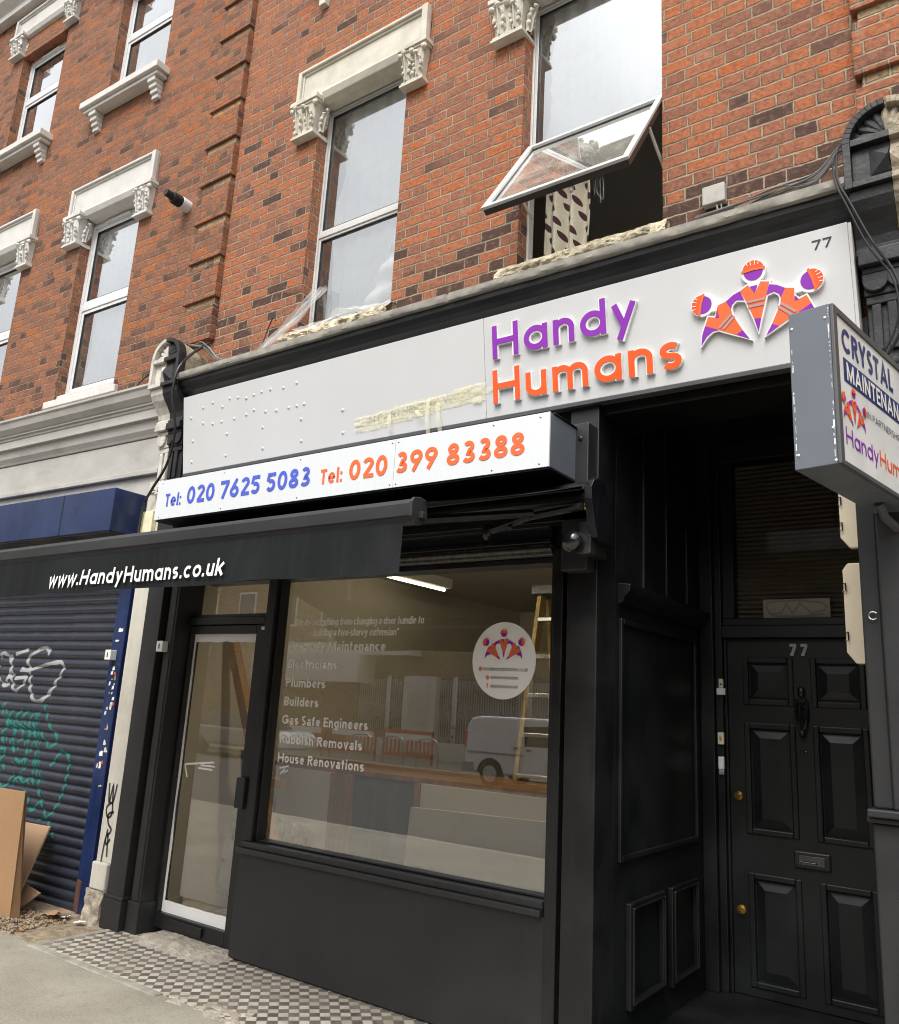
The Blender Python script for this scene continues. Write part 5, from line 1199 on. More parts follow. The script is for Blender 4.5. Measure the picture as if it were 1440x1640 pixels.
def fab(u, v): return (AX0 + .05 + (AX1 - .10 - AX0) * u, -.335 - 1.27 * v, 2.695 - .38 * v - .012 * math.sin(PI * v) + .002 * math.sin(u * 40))
mb.sheet(fab, 60, 12); mb.build('fabric', 'canvas', aw, smooth=True, closed=False)
mb = MB()
B0, B1 = -5.35, -1.785
pr = [(-1.60, 2.322), (-1.588, 2.305), (-1.59, 2.255), (-1.615, 2.232), (-1.648, 2.232), (-1.654, 2.252), (-1.666, 2.254), (-1.668, 2.30), (-1.655, 2.318), (-1.63, 2.326)]
mb.prism(pr, 'x', B0, B1); fb = mb.build('front_bar', 'dark_plastic', aw, bevel=.003)
mb = MB(); pr2 = [(y + (-.006 if y < -1.63 else .006), z + (.004 if z > 2.29 else -.004)) for y, z in pr]; mb.prism(pr2, 'x', B1 + .0005, B1 + .014); mb.box(B1 + .001, B1 + .03, -1.63, -1.60, 2.25, 2.275); mb.build('bar_end', 'dark_plastic', fb, bevel=.003)
mb = MB()
VX0, VX1 = -5.30, -1.822
def val(u, v): 
    x = VX0 + (VX1 - VX0) * u; return (x, -1.652 - .012 * v + .011 * v * math.sin(x * 5.3) + .005 * v * math.sin(x * 13 + 1), 2.236 - .186 * v + .004 * math.sin(x * 7) * v)
mb.sheet(val, 160, 8); va = mb.build('valance', 'canvas', aw, smooth=True, closed=False)
mb = MB()
st, W = layout('www.HandyHumans.co.uk', .076, .185, fit=1.352, track=.12)
for L, R_, cl_, k in st:
    P = lambda p: (-4.098 + p[0], -1.660 - .012 * (2.236 - 2.082 - p[1]) / .186 + .011 * (.154 - p[1]) / .186 * math.sin((-4.098 + p[0]) * 5.3) - .0035 - (k % 7) * .0003, 2.082 + p[1])
    n = len(L); mb.raw([P(p) for p in L] + [P(p) for p in R_], [(i + 1, i, n + i, n + i + 1) for i in range(n - 1)])
mb.build('lettering', 'white_vinyl', va, closed=False)
mb = MB()
for xs in (-2.55, -4.6):
    mb = MB(); el = Vector((xs + .0, -1.05, 2.42)); mb.tube([(xs + .55, -.42, 2.56), el], .022, 8); mb.tube([el, (xs + .45, -1.60, 2.29)], .018, 8); mb.ell(el, (.034, .034, .03), 10, 6); mb.build('folding_arm', 'black_gloss', aw, smooth=True)
mb = MB(); mb.ell((-2.30, -.36, 2.50), (.03, .03, .045), 10, 7); mb.tube([(-2.30, -.36, 2.50), (-2.05, -.36, 2.56), (-1.75, -.38, 2.58)], .02, 8); mb.tube([(-2.27, -.38, 2.46), (-2.27, -.38, 2.42)], .01, 8); mb.ell((-2.15, -.38, 2.51), (.014, .014, .014), 8, 6); mb.ell((-2.15, -.38, 2.58), (.012, .012, .012), 8, 6)
mb.build('arm_bracket', 'blk_metal', aw, smooth=True)

# dome camera
dc = thing('dome_camera', 'smoked glass dome camera under the end of the awning', 'camera', (-1.82, -.33, 2.42))
mb = MB(); mb.tube([(-1.805, -.20, 2.435), (-1.815, -.30, 2.425)], .055, 20); mb.box(-1.80, -1.735, -.31, -.121, 2.36, 2.52); mb.build('housing', 'dark_plastic', dc, bevel=.004)
mb = MB(); mb.ell((-1.818, -.335, 2.42), (.057, .057, .057), 24, 16); mb.build('dome', 'dome', dc, smooth=True)

# key switches
def keyswitch(label, loc, rotz=0):
    t = thing('key_switch', label, 'key switch', loc, rotz, 'key switches beside the shop entrances'); x, y, z = (0, 0, 0) if rotz else loc
    mb = MB(); mb.box(x - .035, x + .035, y - .055, y, z - .038, z + .038); mb.build('case', 'white_plastic', t, bevel=.003)
    mb = MB(); text(mb, '!', (x - .007, y - .0555, z - .018), E_, Z_, N_, .036, .34); mb.build('keyhole', 'black_vinyl', t, closed=False)
keyswitch('white key switch box on the black pilaster by the glazed door', (-5.205, -.126, 1.915))
LB = Vector((-5.4, 0, 0)); lxv = Vector((math.cos(TH), math.sin(TH), 0)); lyv = Vector((-math.sin(TH), math.cos(TH), 0))
def lw(s, y, z): return LB + lxv * s + lyv * y + Vector((0, 0, z))
keyswitch('white key switch box among stickers on the blue shutter frame', tuple(lw(-.475, -.085, 1.85)), TH)

# ================================================================== things fixed to the brick
t = thing('flue_pipe', 'short black and white flue pipe sticking out of the brick wall', 'flue', (-5.86, 0, 5.80)); mb = MB()
mb.tube([(-5.86, -.0, 5.815), (-5.86, -.012, 5.815)], .075, 20); mb.build('collar', 'rubber', t)
mb = MB(); mb.tube([(-5.86, -.012, 5.815), (-5.86, -.10, 5.82)], .055, 18); mb.build('white_sleeve', 'white_plastic', t, bevel=.002)
mb = MB(); mb.tube([(-5.86, -.10, 5.82), (-5.86, -.19, 5.825)], .050, 18)
for k in range(4): mb.tube([(-5.86, -.11 - .02 * k, 5.82), (-5.86, -.118 - .02 * k, 5.82)], .0545, 18)
mb.tube([(-5.86, -.19, 5.825), (-5.86, -.26, 5.83)], .034, 14); mb.build('terminal', 'rubber', t, bevel=.002)
t = thing('junction_box', 'small white junction box on bricks between the open window and the right bracket', 'junction box', (-1.18, 0, 4.29)); mb = MB()
mb.box(-1.245, -1.125, -.045, .0, 4.245, 4.355); mb.build('box', 'aged_plastic', t, bevel=.006)
mb = MB(); mb.tube([(-1.175, -.03, 4.245), (-1.165, -.035, 4.20), (-1.12, -.05, 4.17), (-1.115, -.07, 4.10)], .006, 6); mb.tube([(-1.15, -.03, 4.245), (-1.145, -.035, 4.19), (-1.13, -.06, 4.10)], .005, 6); mb.build('lead', 'cable_grey', t, smooth=True)
def smooth_path(P, n=8):
    P = [Vector(p) for p in P]; out = []
    for i in range(len(P) - 1):
        a, b, c, d = P[max(i - 1, 0)], P[i], P[i + 1], P[min(i + 2, len(P) - 1)]
        for k in range(n):
            s = k / n; out.append(.5 * ((2 * b) + (c - a) * s + (2 * a - 5 * b + 4 * c - d) * s * s + (3 * b - a - 3 * c + d) * s ** 3))
    out.append(P[-1]); return out
def cable(label, P, r, mat='cable', group=None):
    t = thing('cable', label, 'cable', P[0], group=group); mb = MB(); mb.tube(smooth_path(P), r, 6); mb.build('sheath', mat, t, smooth=True); return t
cable('black cable looping down from the right scrolled bracket past the number 77', [(-.50, -.05, 4.35), (-.545, -.24, 4.20), (-.545, -.335, 3.98), (-.50, -.335, 3.84), (-.43, -.30, 3.65), (-.36, -.28, 3.50), (-.335, -.27, 3.35), (-.36, -.25, 3.22), (-.44, -.2, 3.12), (-.49, -.16, 3.06)], .0065)
cable('thinner grey cable beside the looping black one by the number 77', [(-.49, -.06, 4.30), (-.558, -.25, 4.16), (-.555, -.34, 3.97), (-.51, -.34, 3.82), (-.445, -.305, 3.63), (-.372, -.285, 3.49), (-.35, -.275, 3.36), (-.375, -.25, 3.24), (-.45, -.21, 3.13), (-.49, -.16, 3.08)], .0045, 'cable')
cable('black cable hanging down the left pilaster in front of the neighbour fascia', [(-5.25, -.06, 4.35), (-5.24, -.24, 4.16), (-5.235, -.325, 4.0), (-5.26, -.32, 3.80), (-5.27, -.25, 3.55), (-5.36, -.22, 3.30), (-5.50, -.22, 3.12), (-5.58, -.22, 3.0), (-5.60, -.22, 2.8), (-5.60, -.22, 2.55)], .011)
t = thing('cable_bundle', 'bundle of loose wires lying on the ledge by the right bracket', 'cables', (-.7, -.1, 4.1)); mb = MB(); rnd = random.Random(3)
for k in range(11):
    o = rnd.random; mb.tube(smooth_path([(-1.02 - .25 * o(), -.06 - .12 * o(), 4.085 + .02 * o()), (-.85, -.12 - .06 * o(), 4.10 + .04 * o()), (-.68, -.10, 4.15 + .05 * o()), (-.56, -.08 - .03 * o(), 4.27 + .04 * o()), (-.50, -.05, 4.33)], 5), .005, 5)
mb.build('wires', 'cable_grey', t, smooth=True)
t = thing('cable_bundle', 'tangle of white and black wires draped over the left bracket', 'cables', (-5.1, -.1, 4.2)); mb = MB()
for k in range(7):
    o = rnd.random; mb.tube(smooth_path([(-5.36, -.10 - .1 * o(), 4.31), (-5.24, -.08 - .05 * o(), 4.28 + .05 * o()), (-5.10, -.06, 4.16 + .04 * o()), (-4.85, -.08, 4.09 + .03 * o()), (-4.5 - .3 * o(), -.10, 4.075)], 5), .006, 5)
mb.build('wires', 'cable_grey', t, smooth=True)
cable('thin black wire curling on the neighbour cornice left of the bracket', [(-5.72, -.12, 4.05), (-5.78, -.1, 4.18), (-5.92, -.06, 4.24), (-6.05, -.06, 4.22), (-6.12, -.1, 4.12), (-6.08, -.12, 4.06)], .006)
cable('thin black wire sticking up from the ledge left of the plastic sheet', [(-4.62, -.06, 4.06), (-4.62, -.04, 4.22), (-4.58, -.03, 4.36), (-4.52, -.05, 4.40), (-4.48, -.06, 4.36)], .005)
# plastic sheeting at the left window
t = thing('plastic_sheet', 'torn clear plastic sheeting caught under the sill of the window with closed sashes', 'plastic sheet', (-4.3, 0, 4.2)); mb = MB()
def sh1(u, v):
    z = 4.62 - .56 * v; x = -4.27 - .30 * v ** 1.5 + .16 * u * (1.0 - .25 * v); return (x, .09 - .26 * v - .03 * math.sin(u * 14 + v * 5) * (1 - .5 * v) , z + .03 * mnoise.noise((u * 5, v * 5, 1)))
mb.sheet(sh1, 26, 26)
def sh2(u, v): return (-4.30 + .95 * u, .07 - .13 * v - .02 * math.sin(u * 30) * v, 4.335 - .09 * v * (1 + .6 * math.sin(u * 9)) + .015 * mnoise.noise((u * 12, v * 4, 2)))
mb.sheet(sh2, 60, 8)
def sh3(u, v): return (-3.43 - .30 * v * (1 - u * .9), .085 - .02 * math.sin(u * 16), 4.36 + .52 * u - .02 * v)
mb.sheet(sh3, 24, 10)
mb.build('sheeting', 'plastic_sheet', t, smooth=True, closed=False)

# ================================================================== neighbour shopfront (local to the turned building)
ns = thing('neighbour_shopfront', 'closed shopfront with weathered white fascia, dark blue roller shutter and blue frame', 'shopfront', (-5.4, 0, 0), TH)
mb = MB()
prof = [(.0, 4.05), (-.30, 3.985), (-.30, 3.965), (-.285, 3.95), (-.27, 3.90), (-.235, 3.86), (-.225, 3.855), (-.225, 3.84), (-.21, 3.835), (-.205, 3.815), (-.195, 3.81), (-.195, 3.735), (-.165, 3.73), (-.15, 3.66), (-.125, 3.625), (-.115, 3.605), (0, 3.60)]
mb.prism(prof, 'x', -12, -.20); mb.build('cornice', 'grey_render', ns, bevel=.003)
mb = MB(); mb.box(-12, -.20, -.105, .3, 3.325, 3.5995); mb.box(-12, -.20, -.13, .3, 3.285, 3.324); mb.box(-12, -.21, -.09, .3, 2.6, 3.284); mb.build('fascia', 'grey_render', ns, bevel=.004)
mb = MB(); mb.box(-12, -.305, -.40, -.091, 2.765, 3.105); mb.build('shutter_box', 'blue_metal', ns, bevel=.006)
mb = MB(); mb.box(-12, -.31, -.39, -.10, 2.755, 2.7645); mb.box(-.98, -.965, -.4015, -.40, 2.77, 3.10); mb.build('box_underside', 'black_gloss', ns)
PIT = .0735; SZ0 = -.02
def slat_y(z):
    f = ((z - SZ0) / PIT) % 1.0
    return -.045 - .016 * math.sin(PI * min(1, f / .86)) ** .8 if f < .86 else -.043
zs = []
k = 0
while SZ0 + k * PIT < 2.78:
    for f in (0, .06, .16, .3, .45, .6, .72, .80, .86, .861, .999): zs.append(SZ0 + (k + f) * PIT)
    k += 1
mb = MB(); n = len(zs); V = [(-12, slat_y(z), z) for z in zs] + [(-.50, slat_y(z), z) for z in zs]
mb.raw(V, [(i, n + i, n + i + 1, i + 1) for i in range(n - 1)]); rs_ = mb.build('roller_shutter', 'shutter', ns, closed=False)
def spray(name, strokes, wd, mat, par):
    mb = MB(); rnd = random.Random(9); lay = 0
    for q in strokes:
        P = smooth_path([(a, 0, b) for a, b in q], 14); pl = [(p.x, p.z) for p in P]; L, R_, _ = ribbon(pl, wd / 2); n = len(L); lay += 1
        jl = [1 + .5 * mnoise.noise((i * .12, lay * 3.1, 0)) for i in range(n)]
        V = []
        for i in range(n):
            m = (L[i] + R_[i]) / 2
            for s in (-1, 0, 1):
                p = m + (R_[i] - m) * s * jl[i]; V.append((p.x, slat_y(p.y) - .0012 - lay * .0002, p.y))
        mb.raw(V, [(i * 3 + j, i * 3 + j + 1, i * 3 + j + 4, i * 3 + j + 3) for i in range(n - 1) for j in (0, 1)])
    mb.build(name, mat, par, closed=False)
GW = [[(-2.137, 1.815), (-2.093, 1.851), (-1.991, 1.822), (-1.936, 1.764), (-1.93, 1.715), (-1.866, 1.658)], [(-2.077, 1.633), (-2.003, 1.576), (-1.925, 1.588)], [(-1.889, 1.843), (-1.715, 1.884)], [(-1.671, 1.769), (-1.7, 1.807), (-1.611, 1.856), (-1.503, 1.896), (-1.408, 1.887), (-1.386, 1.84)], [(-1.779, 1.718), (-1.654, 1.711), (-1.509, 1.743), (-1.334, 1.774), (-1.207, 1.786), (-1.159, 1.759), (-1.167, 1.703), (-1.216, 1.647), (-1.273, 1.562), (-1.366, 1.485), (-1.443, 1.463), (-1.523, 1.479), (-1.577, 1.542), (-1.608, 1.617), (-1.617, 1.674)], [(-1.843, 1.639), (-1.668, 1.644), (-1.777, 1.545), (-1.842, 1.552), (-1.896, 1.638), (-1.974, 1.655)], [(-1.70, 1.81), (-1.66, 1.75), (-1.62, 1.68)], [(-2.3, 1.72), (-2.2, 1.80), (-2.13, 1.70), (-2.2, 1.60), (-2.08, 1.58)], [(-1.95, 1.84), (-1.93, 1.70), (-1.97, 1.60)]]
GT = [[(-1.938, 1.433), (-1.949, 1.356), (-1.83, 1.267), (-1.905, 1.168), (-1.829, 1.098)], [(-1.797, 1.382), (-1.848, 1.266), (-1.706, 1.208), (-1.746, 1.113), (-1.652, 1.037)], [(-1.673, 1.379), (-1.744, 1.272), (-1.585, 1.206), (-1.627, 1.121)], [(-1.571, 1.383), (-1.641, 1.277), (-1.482, 1.204), (-1.524, 1.119), (-1.464, 1.032)], [(-1.477, 1.351), (-1.524, 1.284), (-1.414, 1.199), (-1.417, 1.099)], [(-1.416, 1.372), (-1.43, 1.252), (-1.363, 1.139), (-1.345, 1.023), (-1.293, 0.903), (-1.236, 0.821)], [(-1.337, 1.44), (-1.278, 1.352), (-1.226, 1.282), (-1.086, 1.184), (-1.175, 1.107), (-1.238, 1.156), (-1.338, 1.221)], [(-1.12, 0.97), (-1.06, 1.036), (-0.998, 1.093), (-0.896, 1.057), (-0.876, 0.982), (-0.885, 0.904), (-0.896, 0.835), (-.95, .70), (-1.05, .60), (-1.2, .56)], [(-1.887, 1.057), (-1.794, 1.045), (-1.839, 0.967), (-1.761, 0.891)], [(-1.638, 0.992), (-1.563, 0.97), (-1.488, 1.003), (-1.475, 0.906)], [(-1.596, 0.805), (-1.543, 0.855), (-1.448, 0.819), (-1.378, 0.861), (-1.299, 0.815)], [(-1.375, 1.012), (-1.338, 0.891)], [(-1.62, .74), (-1.5, .66), (-1.40, .75), (-1.3, .62), (-1.18, .70)], [(-2.1, 1.35), (-2.0, 1.25), (-2.05, 1.1), (-1.95, .95)], [(-2.2, 1.2), (-2.1, 1.0), (-2.0, .9)], [(-1.25, .80), (-1.10, .62), (-1.0, .52), (-.93, .45)], [(-1.9, .85), (-1.75, .75), (-1.6, .88)]]
spray('white_graffiti', GW, .034, 'spray_white', rs_); spray('teal_graffiti', GT, .024, 'teal', rs_)
spray('teal_graffiti', [[(a + .035, b + .02) for a, b in q] for q in GT[:6]] + [[(a - .03, b - .03) for a, b in q] for q in GT[8:11]], .013, 'teal', rs_)
mb = MB(); mb.box(-.545, -.50, -.07, .05, .22, 2.78); mb.box(-.50, -.375, -.085, .05, .22, 2.78); mb.box(-.375, -.236, -.03, .05, .22, 2.78); mb.build('shutter_guide', 'blue_metal', ns, bevel=.006)
mb = MB(); mb.box(-.546, -.499, -.071, .05, .0, .2195); mb.box(-.499, -.47, -.086, .05, .0, .2195); mb.build('rusty_guide_foot', 'rust', ns, bevel=.006)
mb = MB(); mb.box(-.4695, -.374, -.0855, .05, .0, .2195); mb.box(-.374, -.236, -.0305, .05, .0, .2195); mb.build('guide_foot', 'blue_metal', ns, bevel=.006)
mb = MB(); rnd = random.Random(12); mats = ['white_vinyl', 'paper', 'orange', 'yellow', 'black_vinyl', 'faded_vinyl']
for z in (2.03, 1.955, 1.77, 1.735, 1.70, 1.66, 1.62, 1.59, 1.555, 1.51, 1.47, 1.44, 1.40, 1.30, 1.29, 1.18, 1.13, 1.10, 1.04, 1.01, .88):
    for rep in range(2 if z < 1.8 else 2):
        x = -.492 + rnd.random() * .075; a, b = .014 + rnd.random() * .022, .012 + rnd.random() * .03; mb.mi = rnd.choice([0, 0, 0, 0, 1, 1, 2, 3, 4, 5]) if z < 1.8 else 0
        y = -.0865 - .0004 * rep; pts = [(x, z), (x + a * (.8 + .4 * rnd.random()), z + .006 * rnd.random()), (x + a, z + b), (x + a * .4, z + b * (.7 + .5 * rnd.random())), (x + .004 * rnd.random(), z + b * .8)]
        mt = mats[mb.mi]; mb = MB(); mb.face([(q[0], y, q[1]) for q in pts]); mb.build('sticker', mt, ns, closed=False)
# white half of the shared pilaster
mb = MB(); mb.box(-5.632, -5.4535, -.160, .1, .40, 3.2); pl_ = mb.build('white_pilaster', 'pil_white', None, bevel=.004)
tag(pl_, 'dirty white plaster pilaster with black scribble between blue frame and black pilaster', 'pilaster')
mb = MB(); mb.box(-5.642, -5.4635, -.185, .1, .22, .3995); mb.build('plinth', 'pil_white', pl_, bevel=.01)
mb = MB()
def pf(u, v):
    pr = [(-5.648, .08), (-5.65, -.19), (-5.462, -.195), (-5.455, .08)]; k = min(2, int(u * 3)); f = u * 3 - k; x = pr[k][0] + (pr[k + 1][0] - pr[k][0]) * f; y = pr[k][1] + (pr[k + 1][1] - pr[k][1]) * f
    n = mnoise.noise((x * 14, y * 14, v * 5)) * .02; return (x + n * .5, y + n - .02 * (1 - v) * (k == 1), -.01 + .235 * v)
mb.sheet(pf, 42, 20); mb.build('bare_plaster', 'plaster_bare', pl_, smooth=True, closed=False)
mb = MB()
for q in ([(-5.60, .93), (-5.575, .80), (-5.55, .92), (-5.53, .80), (-5.505, .93)], [(-5.55, .80), (-5.595, .76), (-5.57, .70), (-5.525, .72), (-5.53, .79), (-5.56, .80)], [(-5.50, .74), (-5.56, .72), (-5.55, .66), (-5.505, .62), (-5.545, .57)], [(-5.545, .62), (-5.565, .50), (-5.575, .38)], [(-5.50, .56), (-5.54, .52), (-5.56, .56)], [(-5.535, .60), (-5.515, .44)]):
    P = smooth_path([(a, 0, b) for a, b in q], 6); L, R_, _ = ribbon([(p.x, p.z) for p in P], .0085); n = len(L); mb.raw([(p.x, -.1615, p.y) for p in L] + [(p.x, -.1615, p.y) for p in R_], [(i + 1, i, n + i, n + i + 1) for i in range(n - 1)])
mb.build('scribble', 'marker', pl_, closed=False)
mb = MB(); mb.box(-5.62, -5.48, -.20, -.161, 2.62, 2.95); mb.build('yellowed_block', 'tape', pl_, bevel=.005)

# cardboard and boards against the shutter
def boxed(name, label, cat, pts_fn, mat, part, loc, group=None):
    t = thing(name, label, cat, loc, group=group); mb = MB(); pts_fn(mb); mb.build(part, mat, t, bevel=.003); return t
def cb(mb):
    def sl(a, b, y0_, y1_, zt, t=.006, lean=.02):
        mb.hexa([lw(a, y0_, 0), lw(b + .075, y0_, 0), lw(b + .075, y0_ + t, 0), lw(a, y0_ + t, 0), lw(a, y0_ + lean, zt), lw(b, y0_ + lean - .01, zt + .015), lw(b, y0_ + lean + t - .01, zt + .015), lw(a, y0_ + lean + t, zt)])
    sl(-1.7, -.70, -.50, -.49, .825); sl(-1.7, -.76, -.425, -.415, .80, lean=-.01)
    mb.hexa([lw(-.624, -.499, 0), lw(-.63, -.42, 0), lw(-.637, -.42, 0), lw(-.631, -.499, 0), lw(-.70, -.486, .84), lw(-.765, -.43, .82), lw(-.772, -.43, .82), lw(-.707, -.486, .84)])
boxed('cardboard_box', 'tall brown cardboard box standing at the left edge of the pavement', 'box', cb, 'cardboard', 'carton', tuple(lw(-1.1, -.3, 0)))
def bd1(mb):
    mb.hexa([lw(-1.14, -.36, .0), lw(-.835, -.37, .0), lw(-.835, -.352, .0), lw(-1.14, -.342, .0), lw(-1.33, -.115, .535), lw(-.905, -.125, .545), lw(-.905, -.107, .545), lw(-1.33, -.097, .535)])
boxed('board', 'larger light brown board leaning on the blue shutter behind the cardboard box', 'board', bd1, 'mdf', 'sheet', tuple(lw(-.8, -.3, 0)), 'boards leaning on the shutter')
def bd2(mb):
    mb.hexa([lw(-.95, -.33, .0), lw(-.825, -.33, .0), lw(-.825, -.318, .0), lw(-.95, -.318, .0), lw(-.93, -.24, .155), lw(-.713, -.24, .12), lw(-.713, -.228, .12), lw(-.93, -.228, .155)])
boxed('board', 'small triangular board offcut at the foot of the larger board', 'board', bd2, 'mdf', 'sheet', tuple(lw(-.6, -.3, 0)), 'boards leaning on the shutter')
lt = MB(); rnd = random.Random(31); lt_m = ['cardboard', 'white_vinyl', 'dirt', 'rust', 'rubble']
for i in range(900):
    p = lw(-1.6 + 1.30 * rnd.random() ** .8, -.66 + .40 * rnd.random(), 0); r = .004 + .012 * rnd.random() ** 2; lt.mi = rnd.choice([2, 2, 2, 2, 2, 3, 0]); lt.ell((p.x, p.y, r * .5), (r, r * (.6 + rnd.random() * .6), r * .7), 5, 4, nz=.6)
lo = lt.build('rubble', lt_m, None); tag(lo, 'scattered grit and rubble in front of the blue shutter', 'rubble', kind='stuff')
for lab, s, y, r, mat in (('crumpled piece of brown cardboard lying by the blue frame foot', -.47, -.26, .12, 'cardboard'), ('small scrap of white paper at the foot of the white pilaster', -.19, -.25, .05, 'white_vinyl'), ('small scrap of white paper between rubble and the blue frame', -.38, -.24, .045, 'white_vinyl')):
    mb = MB()
    def cr(u, v, r=r, s=s): return lw(s + r * (u - .5) * 1.6, y + r * (v - .5), .012 + r * .35 * abs(mnoise.noise((u * 2.3 + s * 9, v * 2.3, 1))) + .25 * r * u)
    mb.sheet(cr, 8, 8); t = thing('litter', lab, 'litter', tuple(lw(s, y, 0))); mb.build('scrap', mat, t, closed=False)
# ================================================================== shop interior
rm = thing('shop_room', 'beige painted room behind the shop window', 'room', (-3.5, 2.5, 0), kind='structure')
mb = MB(); mb.face([(-5.24, 5, 0), (-1.84, 5, 0), (-1.84, 5, 2.8), (-5.24, 5, 2.8)]); mb.face([(-5.24, .1, 0), (-5.24, 5, 0), (-5.24, 5, 2.8), (-5.24, .1, 2.8)]); mb.face([(-1.84, .1, 0), (-1.84, 5, 0), (-1.84, 5, 2.8), (-1.84, .1, 2.8)])
mb.box(-3.6, -1.85, 3.2, 3.3, 0, 2.79); mb.build('wall', 'wall_beige', rm, closed=False)
mb = MB(); mb.box(-5.24, -1.84, .1, 5, 2.79, 2.85); mb.build('ceiling', 'ceil_beige', rm)
mb = MB(); mb.box(-5.24, -1.84, .1, 5, -.1, .02); mb.build('floor', 'floor_int', rm)
t = thing('strip_light', 'lit fluorescent strip light on the shop ceiling', 'light', (-4.6, 2.0, 2.7)); mb = MB()
mb.box(-4.63, -4.53, 1.60, 2.50, 2.70, 2.79); mb.build('fitting', 'panel_grey', t, bevel=.004); mb = MB(); mb.tube([(-4.61, 1.62, 2.685), (-4.61, 2.48, 2.685)], .012, 10); mb.build('tube', 'tube_on', t, smooth=True)
t = thing('strip_light', 'unseen strip light added behind the shutter housing to brighten the shop room', 'light', (-3.2, .17, 2.7)); mb = MB()  # added fill light, hidden from the camera, brightens the boards and room
mb.box(-4.0, -2.45, .205, .29, 2.72, 2.79); mb.build('fitting', 'panel_grey', t, bevel=.004); mb = MB(); mb.tube([(-3.97, .25, 2.70), (-2.48, .25, 2.70)], .016, 10); mb.build('tube', 'tube_fill', t, smooth=True)
t = thing('stepladder', 'yellow stepladder with silver treads standing inside the shop window', 'ladder', (-2.9, 1.5, 0)); mb = MB()
for x0_, x1_ in ((-3.16, -3.04), (-2.62, -2.50)):
    mb.hexa([(x0_, 1.20, .02), (x0_ + .035, 1.20, .02), (x0_ + .035, 1.28, .02), (x0_, 1.28, .02), (x1_ - .04, 1.58, 2.50), (x1_ - .005, 1.58, 2.50), (x1_ - .005, 1.66, 2.50), (x1_ - .04, 1.66, 2.50)])
    mb.hexa([(x0_, 2.2, .02), (x0_ + .03, 2.2, .02), (x0_ + .03, 2.25, .02), (x0_, 2.25, .02), (x1_ - .04, 1.70, 2.45), (x1_ - .01, 1.70, 2.45), (x1_ - .01, 1.75, 2.45), (x1_ - .04, 1.75, 2.45)])
mb.build('rail', 'yellow', t, bevel=.004); mb = MB()
for i in range(8):
    z = .3 + i * .28; f = (z - .02) / 2.48; mb.box(-3.13 + .08 * f, -2.56 + .06 * f, 1.20 + .38 * f, 1.30 + .38 * f, z, z + .03)
mb.build('tread', 'alum', t, bevel=.004); mb = MB(); mb.box(-3.12, -2.50, 1.54, 1.78, 2.46, 2.54); mb.build('top_cap', 'dark_plastic', t, bevel=.01)
t = thing('counter', 'shop counter with off white and dark front panels behind the glass', 'counter', (-3.4, 1.1, 0)); mb = MB()
mb.box(-4.95, -1.9, .82, 1.5, 1.085, 1.12); mb.build('top', 'wood', t, bevel=.004); mb = MB(); mb.box(-4.87, -4.33, .80, .84, .02, 1.0845); mb.box(-3.50, -1.9, .80, .84, .02, 1.0845); mb.build('front_panel', 'panel_grey', t)
mb = MB(); mb.box(-4.12, -3.56, .83, .86, .02, 1.0845); mb.box(-3.84, -3.82, .822, .83, .02, 1.08); mb.build('front_panel', 'counter_dark', t); mb = MB(); mb.box(-4.329, -4.125, .795, .87, .02, 1.0845); mb.box(-3.555, -3.505, .795, .87, .02, 1.0845); mb.build('post', 'wood', t, bevel=.004)
t = thing('board', 'pale plasterboard sheet leaning inside the bottom right of the shop window', 'board', (-2.6, .3, 0)); mb = MB()
mb.hexa([(-3.42, .50, .02), (-1.95, .50, .02), (-1.95, .515, .02), (-3.42, .515, .02), (-3.185, .285, 1.0), (-1.95, .285, 1.03), (-1.95, .30, 1.03), (-3.185, .30, 1.0)]); mb.build('sheet', 'plasterboard', t)
t = thing('timber_brace', 'timber A frame brace leaning inside by the glazed door', 'timber', (-4.9, .6, 0)); mb = MB()
def beam(a, b, w_, mb=mb):
    a, b = Vector(a), Vector(b); d = (b - a).normalized(); u = d.cross(Vector((0, 1, 0))).normalized() * w_; v = Vector((0, .035, 0))
    mb.hexa([a - u - v, a + u - v, a + u + v, a - u + v, b - u - v, b + u - v, b + u + v, b - u + v])
beam((-5.17, .45, 2.02), (-4.60, .60, .45), .04); beam((-5.05, .62, 1.0), (-4.6, .62, .98), .03); beam((-4.60, .6, .45), (-4.42, .62, .02), .04)
mb.build('stud', 'pine', t, bevel=.003)
t = thing('spade', 'dark long handled spade leaning behind the door glass', 'spade', (-4.75, .3, 0)); mb = MB(); mb.tube([(-4.72, .28, 1.22), (-4.70, .3, .95), (-4.74, .3, .62)], .014, 8); mb.build('handle', 'blk_metal', t, smooth=True)
mb = MB(); mb.hexa([(-4.86, .30, .25), (-4.72, .30, .22), (-4.72, .31, .22), (-4.86, .31, .25), (-4.82, .30, .64), (-4.70, .30, .66), (-4.70, .31, .66), (-4.82, .31, .64)]); mb.build('blade', 'steel', t, bevel=.004)
t = thing('crate', 'rough wooden crate on the floor behind the door glass', 'crate', (-4.8, .8, 0)); mb = MB()
for i in range(6): mb.box(-5.0 + i * .085, -4.925 + i * .085, .70, .72, .03, .72)
mb.box(-5.02, -4.47, .72, 1.1, .02, .70); mb.build('planks', 'plaster_bare', t, bevel=.004)

